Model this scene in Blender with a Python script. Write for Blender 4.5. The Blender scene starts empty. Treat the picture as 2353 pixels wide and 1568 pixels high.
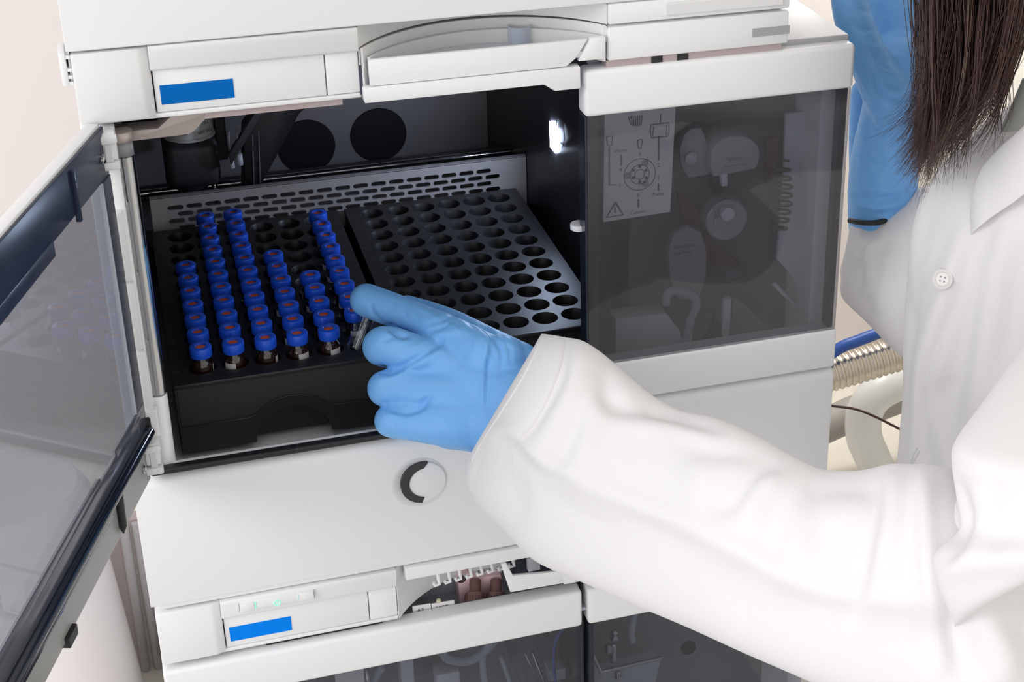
import bpy, bmesh, math, random
import numpy as np
from mathutils import Vector, Matrix
random.seed(7)
SC = bpy.context.scene
COL = SC.collection
MM = 0.001
# ---------------------------------------------------------------- camera (solved from the tray grid and cabinet edges; millimetres)
FPX, PPX, PPY = 3680.38, 218.95, -173.69
CAM = np.array([-144.711, -989.973, 431.858])
CM = np.array([[0.95382263, -0.30036471, -0.00185235],
               [-0.13084824, -0.40994809, -0.90267453],
               [0.27037221, 0.86123377, -0.43031996]])      # rows: right, down, forward
cam_data = bpy.data.cameras.new('camera'); cam = bpy.data.objects.new('camera', cam_data); COL.objects.link(cam)
cam_data.sensor_width = 36.0; cam_data.sensor_fit = 'HORIZONTAL'
cam_data.lens = FPX / 2353 * 36.0
cam_data.shift_x = -PPX / 2353; cam_data.shift_y = PPY / 2353
cam_data.clip_start = 0.02; cam_data.clip_end = 50
_r, _d, _f = CM
cam.matrix_world = Matrix(((_r[0], -_d[0], -_f[0], CAM[0]*MM), (_r[1], -_d[1], -_f[1], CAM[1]*MM), (_r[2], -_d[2], -_f[2], CAM[2]*MM), (0, 0, 0, 1)))
SC.camera = cam
# ---------------------------------------------------------------- world, lights, exposure
world = bpy.data.worlds.new('bright_laboratory'); SC.world = world; world.use_nodes = True
bg = world.node_tree.nodes['Background']; bg.inputs[0].default_value = (1.0, 0.985, 0.98, 1); bg.inputs[1].default_value = 0.89
def area(name, loc, target, size, energy, color=(1, 1, 1)):
    l = bpy.data.lights.new(name, 'AREA'); l.shape = 'RECTANGLE'; l.size = size[0]; l.size_y = size[1]; l.energy = energy; l.color = color
    o = bpy.data.objects.new(name, l); COL.objects.link(o); o.location = loc
    o.rotation_euler = (Vector(target) - Vector(loc)).to_track_quat('-Z', 'Y').to_euler()
    return o
area('left_fill', (-1.1, -1.4, 0.12), (-0.05, -0.25, -0.22), (1.0, 0.8), 5.2, (1.0, 0.99, 0.985))  # added soft key from the left, lifts the front panels
area('left_fill', (-1.15, -0.75, 0.55), (0.33, -0.32, 0.05), (0.5, 0.6), 6.5, (1.0, 0.99, 0.99))  # added fill aimed at the coat torso and far glove
area('overhead_fill', (0.15, -0.6, 1.6), (0.15, -0.3, 0), (1.4, 0.6), 1.5, (1.0, 0.985, 0.97))  # added overhead fill for the coat and arm
area('overhead_fill', (0.58, 0.33, 0.36), (0.5, 0.12, -0.45), (0.2, 0.15), 2.8, (1.0, 0.975, 0.94))  # added low fill behind the stack for hoses and cream wall
SC.view_settings.view_transform = 'Standard'; SC.view_settings.look = 'None'
SC.view_settings.exposure = 0.0; SC.view_settings.gamma = 1.0; SC.view_settings.use_curve_mapping = False
try:
    SC.cycles.max_bounces = 10; SC.cycles.transparent_max_bounces = 24
except Exception: pass

# ---------------------------------------------------------------- projection helper: photo pixel + one world constraint -> world point (mm)
def at(u, v, x=None, y=None, z=None, dep=None):
    q = CM.T @ np.array([(u - 1176.5 - PPX) / FPX, (v - 784 - PPY) / FPX, 1.0])
    if dep is not None: t = dep
    elif x is not None: t = (x - CAM[0]) / q[0]
    elif y is not None: t = (y - CAM[1]) / q[1]
    else: t = (z - CAM[2]) / q[2]
    return CAM + q * t
def px(P):
    p = (np.asarray(P) - CAM) @ CM.T
    return np.stack([1176.5 + PPX + FPX * p[..., 0] / p[..., 2], 784 + PPY + FPX * p[..., 1] / p[..., 2]], -1)

# ---------------------------------------------------------------- materials
def srgb(r, g, b):
    f = lambda c: (c/255/12.92) if c/255 <= 0.04045 else ((c/255 + 0.055)/1.055)**2.4
    return (f(r), f(g), f(b))
def mat(name, col, rough=0.45, metal=0.0, spec=0.5, emit=None, estr=0, bump=None, var=None, sss=0, coat=0, sheen=0):
    m = bpy.data.materials.new(name); m.use_nodes = True; nt = m.node_tree; b = nt.nodes['Principled BSDF']
    b.inputs['Base Color'].default_value = (*col, 1); b.inputs['Roughness'].default_value = rough
    b.inputs['Metallic'].default_value = metal; b.inputs['Specular IOR Level'].default_value = spec
    if coat: b.inputs['Coat Weight'].default_value = coat; b.inputs['Coat Roughness'].default_value = 0.05
    if sheen: b.inputs['Sheen Weight'].default_value = sheen
    if sss: b.inputs['Subsurface Weight'].default_value = sss; b.inputs['Subsurface Radius'].default_value = (0.004, 0.006, 0.01); b.inputs['Subsurface Scale'].default_value = 1.0
    if emit: b.inputs['Emission Color'].default_value = (*emit, 1); b.inputs['Emission Strength'].default_value = estr
    tc = None
    if bump or var:
        tc = nt.nodes.new('ShaderNodeTexCoord')
    if bump:                                  # (scale, strength, distance, [stretch xyz])
        mp = nt.nodes.new('ShaderNodeMapping'); nt.links.new(tc.outputs['Object'], mp.inputs[0])
        mp.inputs['Scale'].default_value = bump[3] if len(bump) > 3 else (1, 1, 1)
        n = nt.nodes.new('ShaderNodeTexNoise'); n.inputs['Scale'].default_value = bump[0]; n.inputs['Detail'].default_value = 3
        nt.links.new(mp.outputs[0], n.inputs['Vector'])
        bp = nt.nodes.new('ShaderNodeBump'); bp.inputs['Strength'].default_value = bump[1]; bp.inputs['Distance'].default_value = bump[2]
        nt.links.new(n.outputs['Fac'], bp.inputs['Height']); nt.links.new(bp.outputs[0], b.inputs['Normal'])
    if var:                                   # (scale, second colour)
        n = nt.nodes.new('ShaderNodeTexNoise'); n.inputs['Scale'].default_value = var[0]; n.inputs['Detail'].default_value = 4
        nt.links.new(tc.outputs['Object'], n.inputs['Vector'])
        mx = nt.nodes.new('ShaderNodeMix'); mx.data_type = 'RGBA'
        mx.inputs[6].default_value = (*col, 1); mx.inputs[7].default_value = (*var[1], 1)
        nt.links.new(n.outputs['Fac'], mx.inputs[0]); nt.links.new(mx.outputs[2], b.inputs['Base Color'])
    return m
def pane(name, tint, ior=1.45, rough=0.02, gloss=(1, 1, 1), haze=None, hazefac=0.0):
    """thin pane: transparent tint + fresnel reflection (+ a little diffuse haze)"""
    m = bpy.data.materials.new(name); m.use_nodes = True; nt = m.node_tree; nt.nodes.clear()
    o = nt.nodes.new('ShaderNodeOutputMaterial'); t = nt.nodes.new('ShaderNodeBsdfTransparent'); t.inputs[0].default_value = (*tint, 1)
    g = nt.nodes.new('ShaderNodeBsdfGlossy'); g.inputs['Roughness'].default_value = rough; g.inputs['Color'].default_value = (*gloss, 1)
    fr = nt.nodes.new('ShaderNodeFresnel'); ge = nt.nodes.new('ShaderNodeNewGeometry'); mr = nt.nodes.new('ShaderNodeMapRange')
    mr.inputs['To Min'].default_value = ior; mr.inputs['To Max'].default_value = 1/ior      # same reflectance on both faces of the pane
    nt.links.new(ge.outputs['Backfacing'], mr.inputs['Value']); nt.links.new(mr.outputs[0], fr.inputs['IOR'])
    base = t.outputs[0]
    if haze:
        d = nt.nodes.new('ShaderNodeBsdfDiffuse'); d.inputs[0].default_value = (*haze, 1)
        mh = nt.nodes.new('ShaderNodeMixShader'); mh.inputs[0].default_value = hazefac
        nt.links.new(t.outputs[0], mh.inputs[1]); nt.links.new(d.outputs[0], mh.inputs[2]); base = mh.outputs[0]
    mx = nt.nodes.new('ShaderNodeMixShader'); nt.links.new(fr.outputs[0], mx.inputs[0])
    nt.links.new(base, mx.inputs[1]); nt.links.new(g.outputs[0], mx.inputs[2]); nt.links.new(mx.outputs[0], o.inputs[0])
    return m
WHITE = mat('white_moulded_plastic', (0.775, 0.78, 0.79), 0.42, bump=(900, 0.05, 0.0003))
WHITE2 = mat('light_grey_plastic', (0.70, 0.70, 0.705), 0.45, bump=(900, 0.05, 0.0003))
SHOULDER = mat('grey_painted_metal', (0.40, 0.40, 0.42), 0.4, bump=(1500, 0.1, 0.0003))
BADGE = mat('grey_badge', (0.34, 0.34, 0.36), 0.5)
PINKG = mat('pinkish_grey_plastic', (0.42, 0.345, 0.345), 0.5)
BLUELAB = mat('blue_label_print', (0.0, 0.125, 0.455), 0.5, spec=0.08)
BLUELAB2 = mat('bright_blue_label_print', (0.0, 0.21, 0.83), 0.5, spec=0.08)
BLACK = mat('black_plastic', (0.012, 0.012, 0.013), 0.45)
LINER = mat('dark_chamber_liner', (0.020, 0.020, 0.022), 0.35, spec=0.4)
BACKM = mat('dark_brushed_back_panel', (0.42, 0.395, 0.40), 0.40, 0.45, bump=(60, 0.1, 0.0005, (0.4, 1, 12)))
TRAYM = mat('black_tray_plastic', (0.015, 0.015, 0.016), 0.42, spec=0.5, bump=(1800, 0.25, 0.0003))
TRAYF = mat('black_textured_tray_front', (0.030, 0.030, 0.029), 0.6, spec=0.4, bump=(2500, 0.6, 0.0004))
CHROME = mat('chromed_steel', (0.48, 0.48, 0.49), 0.10, 1.0)
STEEL = mat('perforated_steel', (0.52, 0.49, 0.48), 0.45, 0.3, bump=(900, 0.08, 0.0002))
SILVER = mat('satin_silver_sill', (0.84, 0.84, 0.85), 0.4, 0.1)
BRUSH = mat('warm_brushed_bracket', (0.50, 0.43, 0.40), 0.4, 0.4)
HEADB = mat('matt_black_injector', (0.045, 0.045, 0.05), 0.42, spec=0.5, bump=(2000, 0.4, 0.0003))
GREYP = mat('grey_plastic', (0.25, 0.25, 0.27), 0.5)
GREYM = mat('mid_grey_metal', (0.40, 0.40, 0.42), 0.4, 0.3)
GREYL = mat('pale_grey_plate', (0.66, 0.67, 0.72), 0.5)
PAPER = mat('white_printed_paper', (0.80, 0.80, 0.80), 0.7)
INK = mat('black_print', (0.02, 0.02, 0.025), 0.7)
INKG = mat('grey_print', (0.14, 0.14, 0.16), 0.7)
CAPB = mat('blue_vial_cap_plastic', (0.014, 0.10, 0.75), 0.36, spec=0.5)
SEPTUM = mat('orange_red_septum', (0.72, 0.13, 0.045), 0.6)
AMBER = mat('dark_amber_glass', (0.018, 0.006, 0.003), 0.06, spec=0.8, coat=0.6)
CLEARG = pane('clear_vial_glass', (0.90, 0.92, 0.94), 1.5, 0.03)
GLASSK = pane('smoked_door_pane', (0.69, 0.70, 0.735), 1.42, 0.012, haze=(0.15, 0.15, 0.16), hazefac=0.11)
GLASSD = pane('smoked_clear_pane', (0.62, 0.64, 0.68), 1.42, 0.02, haze=(0.16, 0.17, 0.20), hazefac=0.10)
GLASSL = pane('smoked_lower_pane', (0.74, 0.75, 0.78), 1.42, 0.02, haze=(0.12, 0.12, 0.13), hazefac=0.10)
NAVY = mat('dark_navy_glossy_plastic', (0.010, 0.014, 0.026), 0.14, spec=0.6)
NAVYT = pane('dark_navy_translucent_plastic', (0.14, 0.16, 0.22), 1.35, 0.04, gloss=(0.6, 0.65, 0.75), haze=(0.03, 0.04, 0.07), hazefac=0.35)
EDGE = mat('pale_polished_pane_edge', (0.42, 0.44, 0.48), 0.2, spec=0.6)
FROST = mat('grey_frosted_plastic', (0.32, 0.32, 0.315), 0.35, var=(30, (0.26, 0.26, 0.26)))
LEDM = mat('white_led', (1, 1, 1), 0.5, emit=(0.62, 0.74, 1.0), estr=170)
GREENL = mat('green_indicator', (0.3, 0.9, 0.6), 0.5, emit=(0.2, 1.0, 0.6), estr=0.55)
BROWNK = mat('brown_knurled_plastic', (0.15, 0.075, 0.07), 0.5)
PINKV = mat('pink_valve_body', (0.90, 0.62, 0.67), 0.5)
CLEART = pane('clear_tubing', (0.80, 0.84, 0.90), 1.45, 0.05, haze=(0.75, 0.80, 0.88), hazefac=0.40)
BLUET = mat('blue_tubing', (0.10, 0.16, 0.50), 0.4)
TUBEW = mat('milky_white_tubing', (0.72, 0.73, 0.72), 0.35)
HOSE = mat('corrugated_steel', (0.60, 0.55, 0.47), 0.28, 1.0)
BLUEC = mat('blue_cable_jacket', (0.010, 0.07, 0.33), 0.4)
BROWNW = mat('dark_brown_wire', (0.045, 0.012, 0.012), 0.4)
COILM = mat('brown_coil', (0.10, 0.085, 0.06), 0.4)
REDM = mat('dark_red_plastic', (0.10, 0.02, 0.03), 0.5)
WALLB = mat('pale_pink_wall_paint', (0.84, 0.79, 0.78), 0.85)
WALLR = mat('cream_wall_paint', (0.97, 0.945, 0.87), 0.85)
BENCH = mat('cream_bench_laminate', (0.84, 0.80, 0.71), 0.6)
FLOORM = mat('grey_vinyl_floor', (0.45, 0.45, 0.46), 0.6)
GLOVE = mat('blue_nitrile', (0.18, 0.46, 0.88), 0.45, spec=0.45, sss=0.08, bump=(160, 0.25, 0.0012, (1, 1, 1)))
COAT = mat('white_cotton_twill', (0.82, 0.805, 0.815), 0.9, spec=0.12, sheen=0.05, bump=(1400, 0.35, 0.0004, (1, 3, 3)))
SKIN = mat('skin', (0.62, 0.40, 0.32), 0.5, sss=0.1)
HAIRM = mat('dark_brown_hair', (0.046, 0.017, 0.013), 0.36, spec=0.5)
HAIRL = mat('backlight_painted_hair', (0.16, 0.105, 0.075), 0.35, spec=0.6)  # paler hair colour standing for backlight and pale gaps between locks
KNIT = mat('grey_green_knit', (0.42, 0.43, 0.40), 0.9, bump=(700, 0.5, 0.001))
LINE = mat('pale_engraved_mark', (0.07, 0.07, 0.07), 0.6)

# ---------------------------------------------------------------- object helpers
ORG = {}
def root(name, label, cat, loc=(0, 0, 0), group=None):
    o = bpy.data.objects.new(name, None); COL.objects.link(o); o.location = Vector(loc) * MM
    o['label'] = label; o['category'] = cat
    if group: o['group'] = group
    ORG[o] = np.array(loc, float); o.empty_display_size = 0.02
    return o
def link(name, me, m, parent=None, label=None, origin=None):
    o = bpy.data.objects.new(name, me); COL.objects.link(o)
    if m is not None and not me.materials: me.materials.append(m)
    if parent is not None: o.parent = parent
    ORG[o] = origin if origin is not None else (ORG[parent] if parent is not None else np.zeros(3))
    if label: o['label'] = label
    return o
def fin(name, bm, m, parent=None, label=None, smooth=False, angle=None):
    """bmesh in world millimetres -> one mesh object (metres, relative to its thing)"""
    org = ORG[parent] if parent is not None else np.zeros(3)
    bmesh.ops.recalc_face_normals(bm, faces=bm.faces[:])
    for v in bm.verts: v.co = (v.co - Vector(org)) * MM
    if smooth:
        lim = math.radians(angle or 40)
        for f in bm.faces: f.smooth = True
        for e in bm.edges:
            if len(e.link_faces) == 2 and e.calc_face_angle(0) > lim: e.smooth = False
    me = bpy.data.meshes.new(name); bm.to_mesh(me); bm.free()
    return link(name, me, m, parent, label)
def B(): return bmesh.new()
def box(bm, x0, x1, y0, y1, z0, z1, bev=0.0, seg=2):
    t = bmesh.new() if bev else bm
    vs = [t.verts.new((x, y, z)) for x in (x0, x1) for y in (y0, y1) for z in (z0, z1)]
    for q in ((0, 1, 3, 2), (4, 6, 7, 5), (0, 4, 5, 1), (2, 3, 7, 6), (0, 2, 6, 4), (1, 5, 7, 3)): t.faces.new([vs[i] for i in q])
    if bev:
        bmesh.ops.recalc_face_normals(t, faces=t.faces[:])
        bmesh.ops.bevel(t, geom=t.edges[:], offset=bev, segments=seg, profile=0.5, affect='EDGES', clamp_overlap=True)
        merge(bm, t)
    return bm
def merge(bm, t, M=None):
    mp = {}
    for v in t.verts: mp[v] = bm.verts.new(M @ v.co if M else v.co)
    for f in t.faces:
        try: nf = bm.faces.new([mp[v] for v in f.verts]); nf.smooth = f.smooth
        except ValueError: pass
    t.free()
def prism(bm, poly, d0, d1, axis='y', bev=0.0, seg=2):
    """closed polygon extruded between d0 and d1 along an axis"""
    t = bmesh.new() if bev else bm
    def P(a, b, d): return (a, d, b) if axis == 'y' else ((a, b, d) if axis == 'z' else (d, a, b))
    n = len(poly)
    A = [t.verts.new(P(*p, d0)) for p in poly]; Bv = [t.verts.new(P(*p, d1)) for p in poly]
    t.faces.new(A); t.faces.new(Bv[::-1])
    for i in range(n): t.faces.new((A[i], Bv[i], Bv[(i+1) % n], A[(i+1) % n]))
    if bev:
        bmesh.ops.recalc_face_normals(t, faces=t.faces[:])
        bmesh.ops.bevel(t, geom=t.edges[:], offset=bev, segments=seg, profile=0.5, affect='EDGES', clamp_overlap=True)
        merge(bm, t)
    return bm
def frame_of(d):
    d = Vector(d).normalized(); a = Vector((0, 0, 1)) if abs(d.z) < 0.9 else Vector((1, 0, 0))
    u = d.cross(a).normalized(); return u, d.cross(u).normalized()
def tube(bm, pts, r, n=10, cap=True, closed=False):
    pts = [Vector(p) for p in pts]; rs = r if hasattr(r, '__len__') else [r]*len(pts)
    rings = []; u = None
    for i, p in enumerate(pts):
        d = (pts[min(i+1, len(pts)-1)] - pts[max(i-1, 0)]).normalized()
        if u is None: u, w = frame_of(d)
        u = (u - d*u.dot(d)).normalized(); w = d.cross(u)
        rings.append([bm.verts.new(p + (u*math.cos(2*math.pi*k/n) + w*math.sin(2*math.pi*k/n))*rs[i]) for k in range(n)])
    for a, b in zip(rings, rings[1:]):
        for k in range(n):
            f = bm.faces.new((a[k], a[(k+1) % n], b[(k+1) % n], b[k])); f.smooth = True
    if cap: bm.faces.new(rings[0][::-1]); bm.faces.new(rings[-1])
    return bm
def lathe(bm, prof, c, n=24, axis=(0, 0, 1), cap=False):
    """profile of (radius, height) turned about an axis through c"""
    d = Vector(axis).normalized(); u, w = frame_of(d); c = Vector(c); prev = None
    for (r, h) in prof:
        if r < 1e-6: ring = [bm.verts.new(c + d*h)]
        else: ring = [bm.verts.new(c + d*h + (u*math.cos(2*math.pi*k/n) + w*math.sin(2*math.pi*k/n))*r) for k in range(n)]
        if prev:
            for k in range(n):
                a, b = prev[k % len(prev)], prev[(k+1) % len(prev)]; e, g = ring[(k+1) % len(ring)], ring[k % len(ring)]
                vs = []
                for v in (a, b, e, g):
                    if v not in vs: vs.append(v)
                if len(vs) > 2: bm.faces.new(vs)
        prev = ring
    return bm
def cr(pts, k=8):
    """Catmull-Rom through points (any dimension)"""
    P = np.array(pts, float); out = []
    for i in range(len(P)-1):
        p0, p1, p2, p3 = P[max(i-1, 0)], P[i], P[i+1], P[min(i+2, len(P)-1)]
        for j in range(k):
            t = j/k
            out.append(0.5*((2*p1) + (-p0+p2)*t + (2*p0-5*p1+4*p2-p3)*t*t + (-p0+3*p1-3*p2+p3)*t**3))
    out.append(P[-1]); return np.array(out)
def text(name, s, m, parent, origin, right, up, height, thick=0.05, label=None, align='LEFT'):
    """lettering as a thin mesh; right/up are world directions, height in mm"""
    c = bpy.data.curves.new(name, 'FONT'); c.body = s; c.size = 1.0; c.align_x = align; c.resolution_u = 3
    t = bpy.data.objects.new('tmp', c); COL.objects.link(t)
    bpy.context.view_layer.update()
    me = bpy.data.meshes.new_from_object(t.evaluated_get(bpy.context.evaluated_depsgraph_get()))
    bpy.data.objects.remove(t); bpy.data.curves.remove(c)
    R = Vector(right).normalized(); U = Vector(up).normalized(); N = R.cross(U); O = Vector(origin); k = height/0.72
    bm = bmesh.new(); bm.from_mesh(me); bpy.data.meshes.remove(me)
    for v in bm.verts: v.co = O + R*v.co.x*k + U*v.co.y*k + N*(v.co.z + thick)
    org = ORG[parent]
    for v in bm.verts: v.co = (v.co - Vector(org)) * MM
    me = bpy.data.meshes.new(name); bm.to_mesh(me); bm.free(); me.materials.clear()
    return link(name, me, m, parent, label)
def structure(o): o['kind'] = 'structure'; return o

F = -251.0                                        # front plane of the instrument stack
XL, XR, XB = -170.0, 226.0, 187.0                 # left side, right side, right end of the band
DZ = -315.4                                       # one instrument lower in the stack
BENCHZ = -436.0; FLOORZ = -1160.0

# ================================================================= SETTING
structure(fin('wall_back', box(B(), -2600, 700, 420, 480, FLOORZ, 1400), WALLB))
structure(fin('wall_right', box(B(), 640, 700, -4000, 420, FLOORZ, 1400), WALLR))
structure(fin('floor', box(B(), -3000, 700, -4000, 480, FLOORZ-40, FLOORZ), FLOORM))
r = root('laboratory_bench', 'cream laboratory bench carrying the stack of white instruments', 'bench', (-400, 50, FLOORZ))
fin('worktop', box(B(), -1500, 260, -330, 415, BENCHZ-32, BENCHZ, 3), BENCH, r)
fin('worktop_return', box(B(), 262, 630, -60, 415, BENCHZ-32, BENCHZ, 3), BENCH, r)
fin('return_leg', box(B(), 560, 600, 330, 380, FLOORZ, BENCHZ-32, 2), WHITE2, r)
fin('cabinet', box(B(), -1480, 245, -270, 405, FLOORZ, BENCHZ-32), WHITE2, r)
t = root('wall_trunking', 'pinkish upright trunking board with two pale ridges behind the lower instrument', 'trunking', (-190, 130, BENCHZ))
fin('board', box(B(), -212, -166, 125, 137, BENCHZ, -290), mat('pinkish_trunking', (0.62, 0.54, 0.53), 0.6), t)
for u, v in ((298, 1300), (328, 1300)):
    p = at(u, v, y=124); fin('ridge', tube(B(), [(p[0], 124, BENCHZ), (p[0], 124, -292)], 3.8, 12), WHITE2, t)

# ================================================================= INSTRUMENT PIECES
def arc_pts(x0, x1, y0, depth, n=28):
    """points on a circular arc from (x0,y0) to (x1,y0) bulging to +y by depth"""
    c = (x1-x0)/2; R = (c*c + depth*depth)/(2*depth); cx = (x0+x1)/2; cy = y0 + depth - R; a = math.asin(min(1, c/R))
    return [(cx + R*math.sin(-a + 2*a*i/n), cy + R*math.cos(-a + 2*a*i/n)) for i in range(n+1)]
def lower_panel(parent, z0, z1, x0, x1, name='front_panel', deep=60):
    """big flat white front of an instrument, rounded along its top, with a thinner lip under it"""
    bm = B(); prof = []
    R = 9.0
    prof.append((F+deep, z0)); prof.append((F+1.5, z0)); prof.append((F+0.4, z0+0.6)); prof.append((F, z0+1.6))
    for i in range(9):
        a = math.pi/2*i/8; prof.append((F+R-R*math.cos(a), z1-R*0.8+R*0.8*math.sin(a)))
    prof.append((F+max(deep, R+0.3), z1)); prism(bm, prof, x0, x1, 'x')
    es = [e for e in bm.edges if abs(e.verts[0].co.x-e.verts[1].co.x) < 1e-4 and e.verts[0].co.y < F+9 and e.verts[1].co.y < F+9]
    bmesh.ops.bevel(bm, geom=es, offset=2.2, segments=3, profile=0.5, affect='EDGES', clamp_overlap=True)
    return fin(name, bm, WHITE, parent, smooth=True, angle=35)
def lip(parent, z0, z1, x0, x1, y):
    return fin('panel_lip', box(B(), x0, x1, y, F+60, z0, z1, 1.6), WHITE, parent, smooth=True)
def band(parent, dz, bluem, lower):
    """name band under the upper instrument: end block, overhang, label panel, niche, right end"""
    z = lambda a: a + dz
    bm = B(); prism(bm, [(-168.5, F+1.0), (-138.5, F+1.0), (-134, F+3.6), (-134, F+70), (-168.5, F+70)], z(171), z(205.5), 'z', 1.2); fin('end_block', bm, WHITE2 if not lower else WHITE, parent, smooth=True)
    bm = B(); prism(bm, [(F+2.0, z(194.3)), (F+3.2, z(193.2)), (F+70, z(193.2)), (F+70, z(206)), (F+0.8, z(206)), (F+0.6, z(204))], -134.2, -37, 'x', 0.6)
    fin('overhang', bm, WHITE2 if not lower else WHITE, parent, smooth=True)
    p = fin('label_panel', box(B(), -133.4, -53.6, F+4.6, F+70, z(172.2), z(193.4), 0.7), WHITE, parent, smooth=True)
    fin('blue_label', box(B(), -131.0, -97.2, F+4.3, F+5, z(176.1), z(185.5)), bluem, p, 'plain blue label')
    fin('end_panel', box(B(), -53.1, -37.3, F+4.6, F+70, z(172.2), z(193.4), 0.7), WHITE, parent, smooth=True)
    fin('door_strip', box(B(), -168, -37.2, F+4.2, F+66, z(169.6), z(172.0), 0.8), WHITE, parent, smooth=True)
    fin('underside', box(B(), -112, -46, F+7, F+24, z(166.0), z(169.5)), PINKG if not lower else BLACK, parent)  # black on the lower unit: the dark gap is put into the colour
    # curved niche
    A = arc_pts(-37, 88, F+2, 34)
    bm = B(); poly = A + [(88, F+80), (-37, F+80)]
    prism(bm, poly, z(195.5), z(206), 'z'); fin('niche_wall', bm, WHITE2, parent, smooth=True, angle=30)
    if not lower:
        A2 = arc_pts(-37, 88, F+2.5, 31)
        bm = B(); prism(bm, A2 + [(88, F+80), (-37, F+80)], z(186.5), z(194.4), 'z'); fin('niche_rim', bm, WHITE2, parent, smooth=True, angle=30)
    else:
        A2 = arc_pts(-37, 88, F+2.5, 33)
        half = [p for p in A2 if p[0] < 12]
        bm = B(); prism(bm, half + [(12, F+80), (-37, F+80)], z(171), z(195.2), 'z'); fin('niche_rim', bm, WHITE, parent, smooth=True, angle=30)

# ================================================================= TOP INSTRUMENT
top = root('instrument_module', 'white instrument housing at the top of the stack, cut by the upper frame edge', 'instrument', (8, -50, 206))
lower_panel(top, 206.5, 470, XL, XB)
fin('housing', box(B(), XL+1, XB-1, F+61, 190, 206.5, 470, 2), WHITE, top)
fin('label_recess', box(B(), 118, 183, F-0.5, F+2, 197.5, 204.5, 0.8), WHITE2, top)
fin('overhang', box(B(), 88.3, 186.8, F+0.5, F+70, 195.4, 206.3, 1.2), WHITE, top, smooth=True)

# ================================================================= VIAL SAMPLER
sam = root('vial_sampler', 'white and black vial sampler with its left smoked door swung open and chamber lit', 'instrument', (28, -60, -105))
band(sam, 0, BLUELAB, False)
bm = B(); box(bm, 88.2, 187, F+1, F+70, 176.3, 194.2, 1.4); rb = fin('end_cap', bm, WHITE, sam, smooth=True)
fin('grey_badge', box(B(), 166.5, 187.2, F+0.6, F+2, 181.8, 186.2), BADGE, rb, 'grey strip badge')
bm = B(); box(bm, 88, 184, F+3, F+40, 172.4, 176.1); fin('gap_strip', bm, PINKG, sam)  # pinkish grey strip in the gap under the end cap
bm = B()
for x0 in (112, 126): box(bm, x0, x0+6, F+2.6, F+3.4, 172.6, 175.9)
fin('vent_slots', bm, BLACK, sam)
fin('shoulder', box(B(), 93, XR-0.5, F+8, 190, 158, 175.6, 1.2), SHOULDER, sam, 'grey metal shoulder right of the band', smooth=True)
# left vent clip
bm = B(); box(bm, -173.5, -170.5, F+2, F+20, 190, 206, 0.8)
for zz in (190.5, 193.5, 197, 203): box(bm, -171.5, -168.6, F+2.5, F+14, zz, zz+1.6)
box(bm, -169.6, -168.7, F+4, F+14, 190, 206)
cl = fin('side_clip', bm, WHITE, sam, smooth=True)
fin('dark_slot', box(B(), -171, -169, F+14, F+15, 190.5, 205), BLACK, cl)
# drip tray in the niche
dt = fin('drip_tray', prism(B(), arc_pts(-32, 84, F+3, 26) + [(84, F+1), (-32, F+1)], 180, 183, 'z'), GREYL, sam, 'grey drip tray in curved niche', smooth=True, angle=30)
bm = B(); A = arc_pts(-33, 85, F+3, 28.5); Ai = arc_pts(-31.5, 83.5, F+3, 26.5)
prism(bm, A + Ai[::-1], 180.5, 190, 'z'); fin('tray_rim', bm, WHITE2, dt, smooth=True, angle=30)
bm = B(); prism(bm, [(-33, 176.2), (66, 176.2), (71, 180), (77.5, 189.6), (-33, 189.6)], F-0.4, F+2.6, 'y', 0.8); fin('tray_front', bm, WHITE, dt, smooth=True)
bm = B(); prism(bm, [(72.3, 178.2), (86.8, 178.2), (86.8, 190), (78.8, 190)], F-0.2, F+4, 'y', 0.8); fin('latch_block', bm, WHITE, dt, smooth=True)
bm = B(); lathe(bm, [(6.2, 0), (6.2, 9), (5.2, 9), (5.2, 0)], (49, -224, 182.5), 28); fin('drain_stub', bm, CLEART, dt, 'clear drain tube stub', smooth=True)
lathe(bm := B(), [(3.2, 0), (3.2, 6), (0, 6)], (51, -225, 182.5), 20); fin('inner_stub', bm, PAPER, dt, smooth=True)
fin('tray_back_wall', prism(B(), arc_pts(-36, 87.6, F+3, 30.8) + arc_pts(-35, 86.6, F+3, 29.8)[::-1], 176, 195, 'z'), WHITE2, dt, smooth=True, angle=30)
bm = B(); prism(bm, [(-36.4, 168.2), (54, 168.2), (59.5, 164.3), (73, 164.3), (73, 176), (-35.4, 176), (-36.4, 175)], F-1.4, F+5, 'y', 0.9)
fin('niche_lip', bm, WHITE, sam, smooth=True)
# cabinet walls
bm = B()
box(bm, XL+1, -160.5, F+12, 190, -22, 168, 1); box(bm, XL+1, 187, F+71, 190, 168.4, 206, 1)
box(bm, XL+1, XR-1, 150, 190, -104, 168, 1); box(bm, XR-12, XR-1.5, F+14, 150, -22, 148, 1); box(bm, XL+1, XR-1, F+61, 150, -104, -52, 1)
fin('housing', bm, WHITE, sam, smooth=True)
fin('wall_edge', box(B(), -160.5, -153.6, F+4, F+11, -20, 168, 1), WHITE, sam, 'white upright edge beside the hinges', smooth=True)
bm = B()
for z0, z1, x in ((126, 90, -158.8), (88.5, 52, -158.2), (50.5, 16, -157.6)): box(bm, x-2, x+3.2, F-1.2, F+4.5, min(z0, z1), max(z0, z1), 0.6)
fin('hinge_rail', bm, WHITE, sam, 'stepped white hinge rail', smooth=True)
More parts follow.
